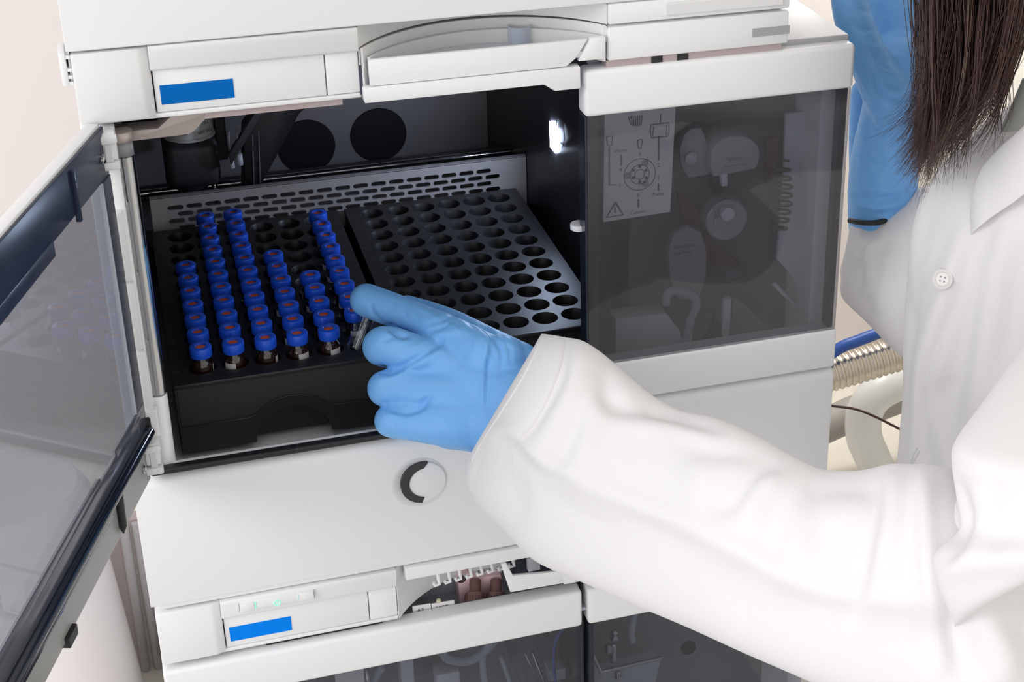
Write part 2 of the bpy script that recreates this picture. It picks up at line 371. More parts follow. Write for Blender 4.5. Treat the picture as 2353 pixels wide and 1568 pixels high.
# chamber lining
bm = B()
box(bm, -153.4, -150.4, F+14, 148, -50, 167); box(bm, -153.4, 115, F+72, 148, 164.5, 168.2)
box(bm, 112.4, 115.4, -194, 148, -50, 165); box(bm, 104.6, 115, -204, -201, -50, 165); box(bm, 112.4, 115.4, -202, -193, -50, 165); prism(bm, [(81, -236), (84, -236), (108, -201), (105, -201)], -50, 165, 'z')
ln = fin('chamber_liner', bm, LINER, sam, 'dark chamber lining')
fin('chamber_floor', box(B(), -150.2, 112.2, F+6, 148, -50.5, -47.2), SILVER, sam, 'silver chamber floor')
fin('back_panel', box(B(), -150, 112.2, 132, 140, -47, 164), BACKM, sam, 'brushed dark back panel')
for (u, v) in ((705, 337), (870, 310)):
    c = at(u, v, y=131.5)
    bm = B(); lathe(bm, [(0, 0.9), (20.6, 0.9), (21, 0.4), (21, 0)], c, 40, (0, -1, 0)); fin('fan_disc', bm, BLACK, sam, 'black round fan opening', smooth=True)
pR, pL = at(1205, 344, y=60), at(345, 444, y=60)
fin('guide_rod', tube(B(), [(-150, 60, pL[2]+0.2), (112, 60, pR[2])], 2.6, 16), CHROME, sam, 'chrome horizontal guide rod', smooth=True)
fin('guide_rail', box(B(), -150, 112, 62, 84, 2, 5, 0.6), BLACK, sam)
fin('seam', box(B(), -40, 112, 131.3, 132.2, 36, 36.6), STEEL, sam)
fin('seam', box(B(), -40, 112, 131.3, 132.2, 74, 74.5), STEEL, sam)
# perforated steel plate
bm = B(); n = 6
def slot_ring(cx, cz, a, h):
    pts = []
    for i in range(n+1): t = -math.pi/2 + math.pi*i/n; pts.append((cx + a + h*math.cos(t), cz + h*math.sin(t)))
    for i in range(n+1): t = math.pi/2 + math.pi*i/n; pts.append((cx - a + h*math.cos(t), cz + h*math.sin(t)))
    return pts
pitch, rowp, hl, hh = 12.22, 4.72, 3.5, 1.66
yP = 16.0
def cell(cx, cz):
    ring = slot_ring(cx, cz, hl, hh); w, hgt = pitch/2, rowp/2
    vin = [bm.verts.new((p[0], yP, p[1])) for p in ring]; vib = [bm.verts.new((p[0], yP+1.4, p[1])) for p in ring]
    out = []
    for p in ring:
        dx, dz_ = p[0]-cx, p[1]-cz; k = min(w/abs(dx) if abs(dx) > 1e-6 else 1e9, hgt/abs(dz_) if abs(dz_) > 1e-6 else 1e9)
        out.append([cx+dx*k, cz+dz_*k])
    for c in ((1, -1), (1, 1), (-1, 1), (-1, -1)):        # snap the nearest outer point to each corner
        C = (cx+c[0]*w, cz+c[1]*hgt); i = min(range(len(out)), key=lambda i: (out[i][0]-C[0])**2 + (out[i][1]-C[1])**2); out[i] = list(C)
    vo = [bm.verts.new((p[0], yP, p[1])) for p in out]; m_ = len(ring)
    for i in range(m_):
        j = (i+1) % m_
        bm.faces.new((vo[i], vo[j], vin[j], vin[i])); bm.faces.new((vin[i], vin[j], vib[j], vib[i]))
x_first = -126.0; z_top = 14.2
for row in range(4):
    off = pitch/2 if row % 2 else 0
    for k in range(18): cell(x_first + off + pitch*k, z_top - rowp*row)
    zc = z_top - rowp*row
    for (a, b) in ((-141.5, x_first+off-pitch/2), (x_first+off+pitch*17.5, 112)):
        vs = [bm.verts.new(p) for p in ((a, yP, zc-rowp/2), (b, yP, zc-rowp/2), (b, yP, zc+rowp/2), (a, yP, zc+rowp/2))]; bm.faces.new(vs)
zt = z_top + rowp/2; zb = z_top - rowp*3.5
for (a, b) in ((zt, 22.0), (-14, zb)):
    vs = [bm.verts.new(p) for p in ((-141.5, yP, a), (112, yP, a), (112, yP, b), (-141.5, yP, b))]; bm.faces.new(vs)
bmesh.ops.remove_doubles(bm, verts=bm.verts[:], dist=0.01)
pl = fin('perforated_plate', bm, STEEL, sam, 'grey steel plate with rows of slots')
fin('folded_edge', box(B(), -141.5, 112, yP, yP+4, 21.6, 22.4), STEEL, pl)
fin('dark_trough', box(B(), -150, 112, 30, 60, -47, -18), mat('brown_trough', (0.10, 0.075, 0.065), 0.5), sam)
# injector head
hd = fin('injector_head', box(B(), -128.5, -92.5, 46, 92, 13, 46, 7, 4), HEADB, sam, 'rounded black injector head', smooth=True)
bm = B(); lathe(bm, [(0, 0), (13, 0), (16.5, 4), (17, 8)], (-112, 68, 8), 32); fin('head_foot', bm, HEADB, hd, smooth=True)
bm = B(); lathe(bm, [(17.0, 0), (17.0, 1.2), (16.0, 2), (15.6, 2), (15.6, 40), (0, 40)], (-109.6, 66, 45.6), 40); fin('motor_can', bm, SILVER, hd, 'silver motor can', smooth=True)
bm = B(); lathe(bm, [(15.75, 2.2), (15.75, 30)], (-109.6, 66, 45.6), 40); fin('motor_label', bm, PAPER, hd, 'white printed motor label', smooth=True)
fin('side_plate', box(B(), -92.3, -85, 72, 95, 22, 90, 1), HEADB, hd)
fin('needle', tube(B(), [(-97.5, 56, 16), (-97.5, 56, -2)], [2.2, 1.6], 12), CHROME, hd, 'chrome needle guide')
# printing on the motor can: rows upside down as in the place
for s, du, dv, hgt in (('LOT NO', 500, 270, 2.2), ('P1135S-049', 503, 289, 2.2)):
    p0 = at(du, dv, y=50.6); q0 = at(du-40, dv+12, y=49.8)
    text('print', s, INK, hd, p0, Vector(q0-p0), (0.22, 0, -0.97), hgt, 0.2)
# injector arm, tubes
def pxpoly(pts, y): return [(P[0], P[2]) for P in (at(u, v, y=y) for u, v in pts)]
bm = B(); prism(bm, pxpoly([(606, 415), (688, 262), (716, 238), (650, 225), (600, 240), (560, 300), (560, 440), (600, 440)], 40), 40, 58, 'y', 1)
ar = fin('carriage', bm, BLACK, sam, 'black sloping carriage arm', smooth=True)
bm = B(); prism(bm, pxpoly([(526, 352), (590, 250), (600, 262), (560, 330), (530, 380)], 38), 36, 42, 'y', 0.6); fin('gripper_arm', bm, HEADB, ar, smooth=True)
for u, v in ((551, 366), (532, 373)):
    p = at(u, v, y=40); fin('tube_end', tube(B(), [p + np.array([0, 0, 4]), p - np.array([0, 0, 4])], 2.0, 12), GREYL, ar, 'pale grey tube end')
    fin('tube_stem', tube(B(), [p + np.array([0, 0, 22]), p + np.array([0, 0, 4])], 1.0, 8), GREYM, ar)
for u0, v0, v1 in ((594, 300, 430), (580, 310, 430)):
    a, b = at(u0, v0, y=39.4), at(u0+4, v1, y=39.4); fin('guide_edge', tube(B(), [a, b], 0.35, 6), GREYP, ar)
# front beam at the chamber's upper left
bm = B(); prism(bm, pxpoly([(268, 316), (268, 300), (362, 292), (395, 262), (500, 240), (830, 214), (830, 222), (484, 258), (446, 298), (434, 306), (300, 322)], F+20), F+18, F+30, 'y', 0.5)
fin('front_beam', bm, BRUSH, sam, 'warm grey metal beam under the band', smooth=True)
bm = B(); box(bm, -150.3, -120, F+31, F+34, 150, 168); fin('corner_plate', bm, NAVY, sam)
fin('rod_cap', tube(B(), [at(278, 300, y=F+9), at(281, 322, y=F+9)], 5.0, 20), BRUSH, sam)
fin('rod_socket', tube(B(), [at(281, 322, y=F+9), at(286, 355, y=F+9)], 4.5, 20), GREYP, sam)
bm = B(); tube(bm, [at(286, 356, y=F+9), at(357, 860, y=F+9), at(362, 900, y=F+9)], 4.7, 28); fin('door_column', bm, CHROME, sam, 'polished chrome door column', smooth=True)
bm = B(); tube(bm, [at(362.5, 904, y=F+9), at(384, 1064, y=F+9)], 4.6, 28); fin('column_foot', bm, SILVER, sam, 'satin lower end of the door column', smooth=True)
fin('column_slit', tube(B(), [at(284, 362, y=F+4.2), at(352, 856, y=F+4.2)], 0.3, 6), GREYP, sam)
fin('clip_plate', box(B(), -160.5, -152.5, F-2.6, F+2, 2, 17.5, 0.8), WHITE, sam, 'white clip plate with an oval slot')
bm = B(); prism(bm, [(p[0], p[1]) for p in [(-157.6 + 1.3*math.cos(t), 9 + (4 if math.sin(t) > 0 else -4) + 1.3*math.sin(t)) for t in np.linspace(0, 2*math.pi, 20, endpoint=False)]], F-3.0, F-2.5, 'y')
fin('oval_slot', bm, BLACK, sam)
# hinge blocks
for zz in (148, -20):
    h = fin('hinge_block', box(B(), -161.6, -153.8, F-5.5, F+3.6, zz+7, zz+20, 1.2), WHITE, sam, smooth=True)
    fin('hinge_ring', box(B(), -162.2, -153.2, F-7, F-1.5, zz+2, zz+6, 1), WHITE, h, smooth=True)
    fin('hinge_ring', box(B(), -162.2, -153.2, F-7, F-1.5, zz+15, zz+19, 1), WHITE, h, smooth=True)
    fin('hinge_core', box(B(), -159.4, -155.8, F-6, F-2, zz+6, zz+15, 0.5), GREYL, h)
# lit lamp on the right chamber wall
LX = 111.6
pts = [at(u, v, x=LX) for u, v in ((1263, 279), (1268, 281), (1277, 292), (1281, 330), (1276, 352), (1264, 338))]
bm = B(); vs = [bm.verts.new(p) for p in pts]; vb = [bm.verts.new(p + np.array([0.5, 0, 0])) for p in pts]; bm.faces.new(vs); bm.faces.new(vb)
for i in range(6): bm.faces.new((vs[i], vs[(i+1) % 6], vb[(i+1) % 6], vb[i]))
fin('chamber_lamp', bm, LEDM, sam, 'small bright white chamber lamp')
pts = [at(u, v, x=LX+0.4) for u, v in ((1280, 270), (1293, 281), (1298, 318), (1292, 340), (1278, 322))]
fin('lamp_bezel', tube(B(), pts + [pts[0]], 0.25, 6), GREYP, sam)
p = at(1329, 520, y=-238)
bm = B(); poly = [(2, -5)] + [(-4.4*math.cos(a), -4.6*math.sin(a)) for a in np.linspace(1.35, -1.35, 14)] + [(2, 5)]
prism(bm, [(p[0]+a, p[1]+b) for a, b in poly], p[2]-1.6, p[2]+1.6, 'z', 0.5); fin('wall_tab', bm, GREYL, sam, 'pale rounded tab on the dark partition', smooth=True)
# sill and lower front
fin('door_gasket', box(B(), -160, 74, F-0.6, F+5, -22.6, -19.2, 1), BLACK, sam, 'black gasket along the opening')
fin('sill_wall', box(B(), -150, 74, F+5.2, F+7.8, -50, -20), SILVER, sam)
fp = lower_panel(sam, -104.6, -23.4, XL, XR-0.5, deep=3)
lip(sam, -108.6, -104.4, XL+4, XR-4, F+2.2)
# round latch in the front panel
cx, cz = -21.0, -53.6
bm = B(); lathe(bm, [(15.6, 0.02), (15.2, 0.45), (14.0, 0.5), (13.2, 0.2), (0, 0.2)], (cx, F, cz), 56, (0, -1, 0))
lt = fin('latch_recess', bm, WHITE2, sam, 'round white latch dial', smooth=True)
bm = B(); lathe(bm, [(12.6, 0.2), (12.4, 1.6), (11.6, 2.0), (0, 2.0)], (cx+1.9, F, cz+0.8), 56, (0, -1, 0)); fin('latch_disc', bm, WHITE, lt, smooth=True)
bm = B(); o_ = [(cx+1.9+12.7*math.cos(a), cz+0.8+12.7*math.sin(a)) for a in np.linspace(math.radians(76), math.radians(264), 30)]
i_ = [(cx+3.2+9.2*math.cos(a), cz+0.8+9.3*math.sin(a)) for a in np.linspace(math.radians(262), math.radians(95), 30)]
prism(bm, o_ + i_, F-2.6, F-0.4, 'y'); fin('black_crescent', bm, mat('charcoal_plastic', (0.035, 0.032, 0.036), 0.4), lt, 'charcoal crescent grip')

# right door ---------------------------------------------------------
rd = fin('smoked_door', box(B(), 77, XR-1, F+1.2, F+3.6, 1.4, 148), GLASSK, sam, 'closed smoked right door')
fin('door_strip', box(B(), 75.5, XR, F, F+13, 147.6, 172.6, 2.6, 3), WHITE, rd, 'white upper door strip', smooth=True)
fin('door_strip', box(B(), 75.5, XR-0.2, F, F+13, -22.8, 1.6, 1.4, 3), WHITE, rd, 'white lower door strip', smooth=True)
fin('edge_strip', box(B(), 76.2, 84, F+3.8, F+13, 1.8, 147.4, 1), NAVY, rd, 'dark glossy left edge', smooth=True)
fin('edge_return', box(B(), 75.6, 77.0, F+1.4, F+12, 1.8, 147.4, 0.5), NAVY, rd)
fin('edge_strip', box(B(), XR-5, XR-1.2, F+3.8, F+12, 1.8, 147.4, 0.8), NAVY, rd)
# things behind the right door (parts of the sampler)
YB = -204
fin('valve_board', box(B(), 106, 213.5, YB, YB+8, -20, 147), mat('dark_grey_board', (0.15, 0.15, 0.155), 0.55), sam)
YC = -238
card_px = [(1390, 272), (1553, 250), (1540, 487), (1386, 511)]
cp = [at(u, v, y=YC) for u, v in card_px]
bm = B(); prism(bm, [(p[0], p[2]) for p in (cp[0]+np.array([0, 0, 6]), cp[1]+np.array([0, 0, 6]), cp[2], cp[3])], YC, YC+1.0, 'y')
card = fin('valve_diagram_card', bm, PAPER, sam, 'printed valve diagram card behind the smoked door')
def cpt(u, v): p = at(u, v, y=YC-0.15); return (p[0], p[1], p[2])
def cline(pts, w=0.25, name='print_line', m=INKG):
    return tube(B(), [cpt(*p) for p in pts], w, 4)
bm = B()
def addline(pts, w=0.22): tube(bm, [cpt(*p) for p in pts], w, 4)
def addcirc(u, v, r, w=0.2, k=32):
    c = np.array(cpt(u, v)); R = r/4.05
    tube(bm, [c + np.array([R*math.cos(a), 0, R*math.sin(a)*1.02]) for a in np.linspace(0, 2*math.pi, k+1)], w, 4, cap=False)
addcirc(1470, 401, 36); addcirc(1470, 401, 22); addcirc(1470, 401, 11)
for a in range(6): addcirc(1470 + 17*math.sin(a*math.pi/3), 400 - 17.5*math.cos(a*math.pi/3), 2.2, 0.4, 8)
for u, v in ((1482, 374), (1483, 422), (1442, 404)): addcirc(u, v, 6.5); addcirc(u, v, 3)
addline([(1427, 356), (1427, 381)], 0.35); addline([(1514, 312), (1514, 368)], 0.35); addline([(1518, 262), (1517, 282)], 0.35)
addline([(1513, 422), (1513, 438)], 0.4); addline([(1467, 458), (1467, 477)], 0.4)
addline([(1400, 338), (1400, 426), (1416, 425)], 0.35)
addline([(1394, 314), (1408, 312), (1406, 334), (1396, 335), (1394, 314)], 0.25)
addline([(1466, 322), (1476, 321), (1475, 330), (1472, 342), (1468, 342), (1465, 330), (1466, 322)], 0.3)
addline([(1496, 287), (1536, 282), (1538, 300), (1534, 313), (1497, 317), (1494, 300), (1496, 287)], 0.3); addline([(1502, 290), (1500, 312)]); addline([(1532, 286), (1531, 310)])
for k in range(7): addline([(1444+5.2*k, 268-k*0.6), (1450+3.8*k, 288 + 2*math.sin(k/2))], 0.3)
addline([(1414, 465), (1394, 500), (1432, 494), (1414, 465)], 0.55); addline([(1413, 476), (1413, 489)], 0.4)
fin('diagram_lines', bm, INKG, card)
X, Z = (1, 0, 0), (0, 0, 1)
for s, u, v, h in (('Waste', 1411, 351, 2.0), ('3', 1467, 359, 2.3), ('4', 1422, 395, 2.3), ('2', 1510, 384, 2.3), ('5', 1421, 429, 2.0), ('1', 1510, 414, 2.3), ('Pump', 1499, 451, 2.0), ('6', 1463, 453, 2.3), ('Column', 1448, 493, 2.0)):
    p = at(u, v, y=YC); text('print', s, INKG, card, p, X, Z, h, 0.25)
def plate(name, pts, y, th, m, label=None, bev=0.6, parent=sam):
    bm = B(); prism(bm, pxpoly(pts, y), y, y+th, 'y', bev); return fin(name, bm, m, parent, label, smooth=True)
plate('lever_bracket', [(1572, 310), (1588, 296), (1612, 294), (1622, 320), (1634, 372), (1630, 402), (1582, 410), (1566, 380), (1562, 345)], -222, 8, GREYM, 'grey lever bracket')
c = at(1587, 363, y=-223); bm = B(); lathe(bm, [(3.4, 0), (3.4, 1), (2.4, 1.4), (2.2, .6), (0, .6)], c, 24, (0, -1, 0)); fin('screw', bm, GREYL, sam, smooth=True)
plate('injection_arm', [(1622, 316), (1640, 300), (1650, 360), (1664, 440), (1648, 452), (1630, 400)], -214, 10, BLACK)
arc = [(1690 + 56*math.cos(a), 358 - 46*math.sin(a) - (56*math.cos(a))*0.05) for a in np.linspace(math.pi*1.02, -0.05, 18)]
ah = plate('analytical_head', arc + [(1742, 376), (1736, 388), (1640, 407), (1632, 380)], -228, 14, mat('satin_grey_head', (0.42, 0.42, 0.43), 0.45), 'rounded grey analytical head')
p = at(1667, 370, y=-228.2); text('print', 'Agilent', INKG, ah, p, X, Z, 2.4, 0.2)
p = at(1662, 385, y=-228.2); text('print', 'Analytical Head', INKG, ah, p, X, Z, 1.5, 0.2)
plate('fitting', [(1658, 402), (1672, 400), (1673, 428), (1660, 430)], -230, 4, GREYL)
bm = B(); lathe(bm, [(12.5, 0), (12.5, 10), (11.5, 11), (0, 11)], at(1655, 490, y=-212), 36, (0, -1, 0)); vd = fin('rotary_valve', bm, GREYM, sam, smooth=True)
bm = B(); lathe(bm, [(4.0, 0), (4.0, 4), (0, 4)], at(1667, 487, y=-223.5), 24, (0, -1, 0)); fin('valve_knob', bm, GREYL, vd, 'pale valve knob', smooth=True)
p0 = at(1640, 478, y=-226); tube(bm := B(), [p0 + np.array([2*math.sin(t), 0, -9*t/3]) for t in np.linspace(0, 3, 10)], 0.6, 8); fin('loop', bm, CHROME, vd, smooth=True)
plate('warning_plate', [(1535, 575), (1548, 540), (1580, 520), (1612, 535), (1624, 580), (1622, 640), (1605, 690), (1560, 690), (1540, 640)], -224, 5, GREYP, 'grey warning plate')
p = at(1550, 572, y=-224.4); text('print', 'CAUTION', INK, sam, p, X, Z, 1.8, 0.3)
p = at(1547, 586, y=-224.4); text('print', 'High Press.', INK, sam, p, X, Z, 1.8, 0.3)
for (u0, v0, u1, v1) in ((1690, 322, 1600, 300), (1565, 440, 1600, 520), (1725, 345, 1745, 420)): pass
a, b = at(1797, 372, y=-226), at(1790, 535, y=-226); pts = []
for i in range(140):
    t = i/139; cc = a + (b-a)*t; ang = t*8.5*2*math.pi; R = 5.2*(0.75+0.5*math.sin(math.pi*t)); pts.append(cc + np.array([R*math.cos(ang), R*math.sin(ang), 0]))
fin('coiled_capillary', tube(B(), pts, 0.75, 8), COILM, sam, 'brown coiled capillary', smooth=True)
plate('side_shield', [(1806, 262), (1876, 255), (1870, 695), (1786, 596), (1800, 420)], -214, 3, GREYL, 'pale upright shield panel')
plate('shield_edge', [(1874, 250), (1884, 249), (1876, 700), (1868, 690)], -222, 6, GREYM)
plate('red_tube_cover', [(1760, 320), (1790, 316), (1786, 400), (1762, 430)], -216, 5, REDM)
plate('red_hose_cover', [(1556, 440), (1600, 470), (1640, 560), (1700, 600), (1690, 640), (1620, 600), (1572, 520)], -214, 4, REDM)
plate('pale_block', [(1415, 735), (1530, 720), (1562, 760), (1574, 800), (1416, 826)], -222, 14, GREYL, 'pale lower block')
plate('upright_post', [(1664, 690), (1682, 686), (1676, 790), (1656, 794)], -226, 4, GREYL)
plate('triangle_web', [(1684, 686), (1700, 690), (1780, 765), (1678, 790)], -220, 4, GREYP)
loop = cr([at(u, v, y=-224) for u, v in ((1530, 700), (1534, 676), (1556, 668), (1592, 680), (1600, 700), (1586, 740), (1578, 780), (1570, 806))], 6)
fin('drain_tube', tube(B(), loop, 2.6, 12), CLEART, sam, 'clear looped drain tube', smooth=True)
c = at(1681, 632, y=-226); bm = B(); lathe(bm, [(2, 0), (6.5, 5), (6.8, 9), (6.2, 9), (5.8, 5.5), (1, 1)], c + np.array([0, 0, -5]), 28); fin('drip_funnel', bm, CLEARG, sam, 'clear drip funnel', smooth=True)
c = at(1640, 790, y=-224); bm = B(); lathe(bm, [(7.5, 0), (7.5, 3), (4, 6), (3.4, 14), (1.5, 15), (1, 20), (0, 20)], c, 24); fin('black_knob', bm, BLACK, sam, smooth=True)
fin('diagonal_rod', tube(B(), [at(1778, 652, y=-222), at(1855, 732, y=-222)], 1.2, 8), GREYL, sam)

# left door, swung open about its hinge -------------------------------
PH = math.radians(-109.0); H0 = np.array([-162.0, -252.0])
DD = np.array([math.cos(PH), math.sin(PH)]); DN = np.array([math.sin(PH), -math.cos(PH)])                 # outward face of the door (points left)
def dbox(bm, a0, a1, b0, b1, z0, z1, bev=0.0):
    """box in door coordinates: a along the door from its hinge, b outward, z up"""
    t = B(); box(t, a0, a1, b0, b1, z0, z1, bev)
    M = Matrix(((DD[0], DN[0], 0, H0[0]), (DD[1], DN[1], 0, H0[1]), (0, 0, 1, 0), (0, 0, 0, 1)))
    merge(bm, t, M); return bm
def dpt(a, b, z): return (H0[0] + DD[0]*a + DN[0]*b, H0[1] + DD[1]*a + DN[1]*b, z)
LW = 238
ld = fin('smoked_door', dbox(B(), 2, LW, -3.0, -0.6, 1.6, 147), GLASSD, sam, 'open smoked left door')
fin('door_strip', dbox(B(), 0, LW, -2.0, 4.2, 147, 172.4, 1.2), WHITE, ld, 'white upper strip of the open door', smooth=True)
fin('door_strip', dbox(B(), 0, LW, -1.0, 0.6, -22.8, 1.4, 0.5), WHITE, ld, smooth=True)
fin('strip_lining', dbox(B(), 0.4, LW, -1.8, -1.05, -22.2, 1.4), FROST, ld, 'grey frosted inside of the lower strip')
bm = B(); dbox(bm, 0, LW, -3.6, -2.05, 147, 171.0, 0.5); dbox(bm, 78, LW, -3.9, -0.6, 141, 148.5, 0.5); dbox(bm, 46, 48.5, -5.5, -3, 143.5, 168, 0.5)
fin('strip_lining', bm, mat('dark_navy_scuffed_plastic', (0.010, 0.014, 0.026), 0.3, spec=0.22, var=(40, (0.03, 0.045, 0.08))), ld, 'dark navy inside of the upper strip', smooth=True)
fin('hinge_stile', dbox(B(), 0, 11.5, -3.9, -3.05, 2, 147, 0.3), mat('dark_slate_stile', (0.035, 0.04, 0.058), 0.22, spec=0.3), ld, 'dark translucent stile at the hinge')
fin('stile_edge', dbox(B(), 11.6, 12.3, -4.0, -3.1, 12, 147), EDGE, ld)
bm = B(); tube(bm, [dpt(1, -4.2, 6.0), dpt(LW, -4.2, 6.0)], 3.6, 20); rl = fin('door_rail', bm, NAVY, ld, 'glossy navy bottom rail', smooth=True)
bm = B(); dbox(bm, 1, 46, -5.6, -2.2, 0.8, 3.4, 0.5); dbox(bm, 70, LW, -6.8, -2.2, 0.4, 3.6, 0.5); fin('rail_flange', bm, NAVY, rl, smooth=True)
bm = B(); dbox(bm, 1, LW, -4.0, -3.05, 9.0, 20, 0.4); dbox(bm, 1, 46, -4.1, -3.05, 19, 23, 0.3); dbox(bm, 70, LW, -4.1, -3.05, 19, 23, 0.3); fin('rail_ledge', bm, mat('slate_translucent_rail', (0.07, 0.075, 0.10), 0.2, spec=0.7), rl, smooth=True)
pn = [dpt(50, -3.5, 1.2), dpt(50.5, -3.3, -17), dpt(51, -3.2, -21)]
fin('locking_pin', tube(B(), pn, [2.0, 2.0, 0.3], 12), BLACK, ld, 'black pointed pin', smooth=True)
fin('catch', dbox(B(), 122, 133, -4, 1, -25, -19.5, 0.5), BLACK, ld, 'small black catch')
bm = B()
for a_, z_ in ((9, 158), (9, -11)): lathe(bm, [(2.4, 0), (2.4, 1), (1.6, 1.4), (1.2, 0.8), (0, 0.8)], dpt(a_, -3.6 if z_ > 0 else -1.8, z_), 16, (-DN[0], -DN[1], 0))
fin('screw', bm, CHROME, ld, smooth=True)

# ================================================================= VIAL TRAYS
PXH, PYH = 17.6, 18.28
X0L = -125.93
def vial_tray(x0, xa, xb, label, zt=0.0, handle=True):
    t = root('vial_tray', label, 'tray', ((xa+xb)/2, -93, -44))
    ya, yb = -199.0, 13.6
    bm = B(); N = 24; ang = [2*math.pi*k/N for k in range(N)]
    def sq(a):
        c, s = math.cos(a), math.sin(a); k = 1/max(abs(c), abs(s)); return c*k, s*k
    for r_ in range(11):
        for c_ in range(6):
            cx, cy = x0 + c_*PXH, -r_*PYH
            prev = [bm.verts.new((cx + sq(a)[0]*PXH/2, cy + sq(a)[1]*PYH/2, zt)) for a in ang]
            for (R, zz) in ((7.7, 0), (6.35, -3.2), (6.25, -18.2)):
                ring = [bm.verts.new((cx + R*math.cos(a), cy + R*math.sin(a), zt+zz)) for a in ang]
                for k in range(N): bm.faces.new((prev[k], prev[(k+1) % N], ring[(k+1) % N], ring[k]))
                prev = ring
            bm.faces.new(prev)
    bmesh.ops.remove_doubles(bm, verts=bm.verts[:], dist=0.01)
    gx0, gx1, gy0, gy1 = x0-PXH/2, x0+5*PXH+PXH/2, -10*PYH-PYH/2, PYH/2
    for (a, b, c, d) in ((xa, gx0, ya, yb), (gx1, xb, ya, yb), (gx0, gx1, ya, gy0), (gx0, gx1, gy1, yb)):
        if b-a > 0.05 and d-c > 0.05: bm.faces.new([bm.verts.new(p) for p in ((a, c, zt), (b, c, zt), (b, d, zt), (a, d, zt))])
    box(bm, xa, xa+1.6, ya, yb, zt-38, zt-0.01); box(bm, xb-1.6, xb, ya, yb, zt-38, zt-0.01); box(bm, xa, xb, yb-1.6, yb, zt-38, zt-0.01)
    fin('deck', bm, TRAYM, t, smooth=True, angle=30)
    fin('front_rim', box(B(), xa, xb, ya-1.2, ya+1.6, zt-2.6, zt+0.25, 0.7), TRAYM, t, smooth=True)
    # handle front: back plate with a thumb arch cut in its lower edge, and a proud lower apron with a stepped arch
    cx = (xa+xb)/2 + 1.0; za, zm = zt-42.5, zt-26.0
    arch = [(cx + 21*math.cos(a), za + 19.5*math.sin(a)) for a in np.linspace(math.pi, 0, 24)]
    poly = [(xa, zt-0.5), (xa, za)] + arch + [(xb, za), (xb, zt-0.5)]
    bm = B(); prism(bm, poly, ya, ya+3, 'y'); fr = fin('front_plate', bm, TRAYF, t, 'textured black tray front')
    big = [(cx + 25.5*math.cos(a), za + 4 + 22.5*math.sin(a)) for a in np.linspace(math.pi*0.955, math.pi*0.045, 24)]
    big[0] = (big[0][0], zm); big[-1] = (big[-1][0], zm)
    big = [b for b in big if b[1] >= zm-0.01]
    poly = [(xa+0.3, za)] + arch + [(xb-0.3, za), (xb-0.3, zm)] + big[::-1] + [(xa+0.3, zm)]
    bm = B(); prism(bm, poly, ya-1.2, ya, 'y', 0.25, 1); fin('handle_apron', bm, TRAYM, fr, smooth=True)
    for xx in (xa, xb-1.4): fin('front_edge', box(B(), xx, xx+1.4, ya-1.2, ya+0.5, zm, zt-2.6, 0.4), TRAYM, fr)
    bm = B(); box(bm, cx-20, cx+20, ya+8, ya+11, za, za+15); fin('handle_back', bm, BLACK, t)
    # row marks beside the wells
    bm = B()
    for r_ in range(11):
        y = -r_*PYH
        for dx in (0, 1.4): box(bm, xa+1.9+dx, xa+2.8+dx, y-0.8, y+0.8, zt, zt+0.03)
    fin('row_marks', bm, LINE, t)
    fin('feet', box(box(B(), xa+4, xa+14, ya+10, yb-10, -47.1, zt-38), xb-14, xb-4, ya+10, yb-10, -47.1, zt-38), BLACK, t)
    return t
vial_tray(X0L, -143.0, -21.4, 'black vial tray on the left, filled with blue-capped vials')
vial_tray(0.0, -16.4, 103.5, 'black vial tray on the right, all its wells empty')

# ================================================================= VIALS
def vial_meshes():
    d = {}
    bm = B(); lathe(bm, [(0, -18), (5.2, -18), (5.7, -17.5), (5.8, -16), (5.8, 2.6), (5.4, 4.0), (4.5, 5.2), (4.2, 6.0), (4.2, 8.0), (0, 8.0)], (0, 0, 0), 28); d['bottle'] = bm
    bm = B(); prof = [(4.3, 7.6), (5.85, 7.6), (6.0, 7.9), (6.0, 12.9), (5.75, 13.5), (5.3, 13.75), (3.2, 13.75), (2.95, 13.5), (2.9, 12.6)]
    lathe(bm, prof, (0, 0, 0), 36)
    for k in range(36):                       # fine grip ribs
        a = 2*math.pi*(k+0.5)/36; c, s = math.cos(a), math.sin(a)
    d['cap'] = bm
    bm = B(); lathe(bm, [(2.95, 12.7), (1.5, 12.85), (0, 12.9)], (0, 0, 0), 24); d['septum'] = bm
    bm = B(); prev = None
    for k in range(9):
        a = math.radians(-34 + 68*k/8); c, s = math.cos(a)*5.87, math.sin(a)*5.87
        cur = (bm.verts.new((c, s, -7)), bm.verts.new((c, s, 2.4)))
        if prev: bm.faces.new((prev[0], cur[0], cur[1], prev[1]))
        prev = cur
    d['label'] = bm
    out = {}
    for k, b in d.items():
        for v in b.verts: v.co *= MM
        bmesh.ops.recalc_face_normals(b, faces=b.faces[:])
        for f in b.faces: f.smooth = True
        for e in b.edges:
            if len(e.link_faces) == 2 and e.calc_face_angle(0) > math.radians(35): e.smooth = False
        me = bpy.data.meshes.new('vial_'+k); b.to_mesh(me); b.free(); out[k] = me
    return out
VM = vial_meshes()
VMAT = dict(bottle=AMBER, cap=CAPB, septum=SEPTUM, label=mat('white_vial_writing_patch', (0.62, 0.61, 0.60), 0.6))
for k in VM: VM[k].materials.append(VMAT[k])
ORD = ['first', 'second', 'third', 'fourth', 'fifth', 'sixth', 'seventh', 'eighth', 'ninth', 'tenth', 'eleventh']
COLN = ['leftmost', 'second', 'third', 'fourth', 'fifth', 'rightmost']
rows = {0: range(4, 11), 1: range(0, 11), 2: range(0, 11), 3: range(4, 11), 4: range(6, 11), 5: range(1, 10)}
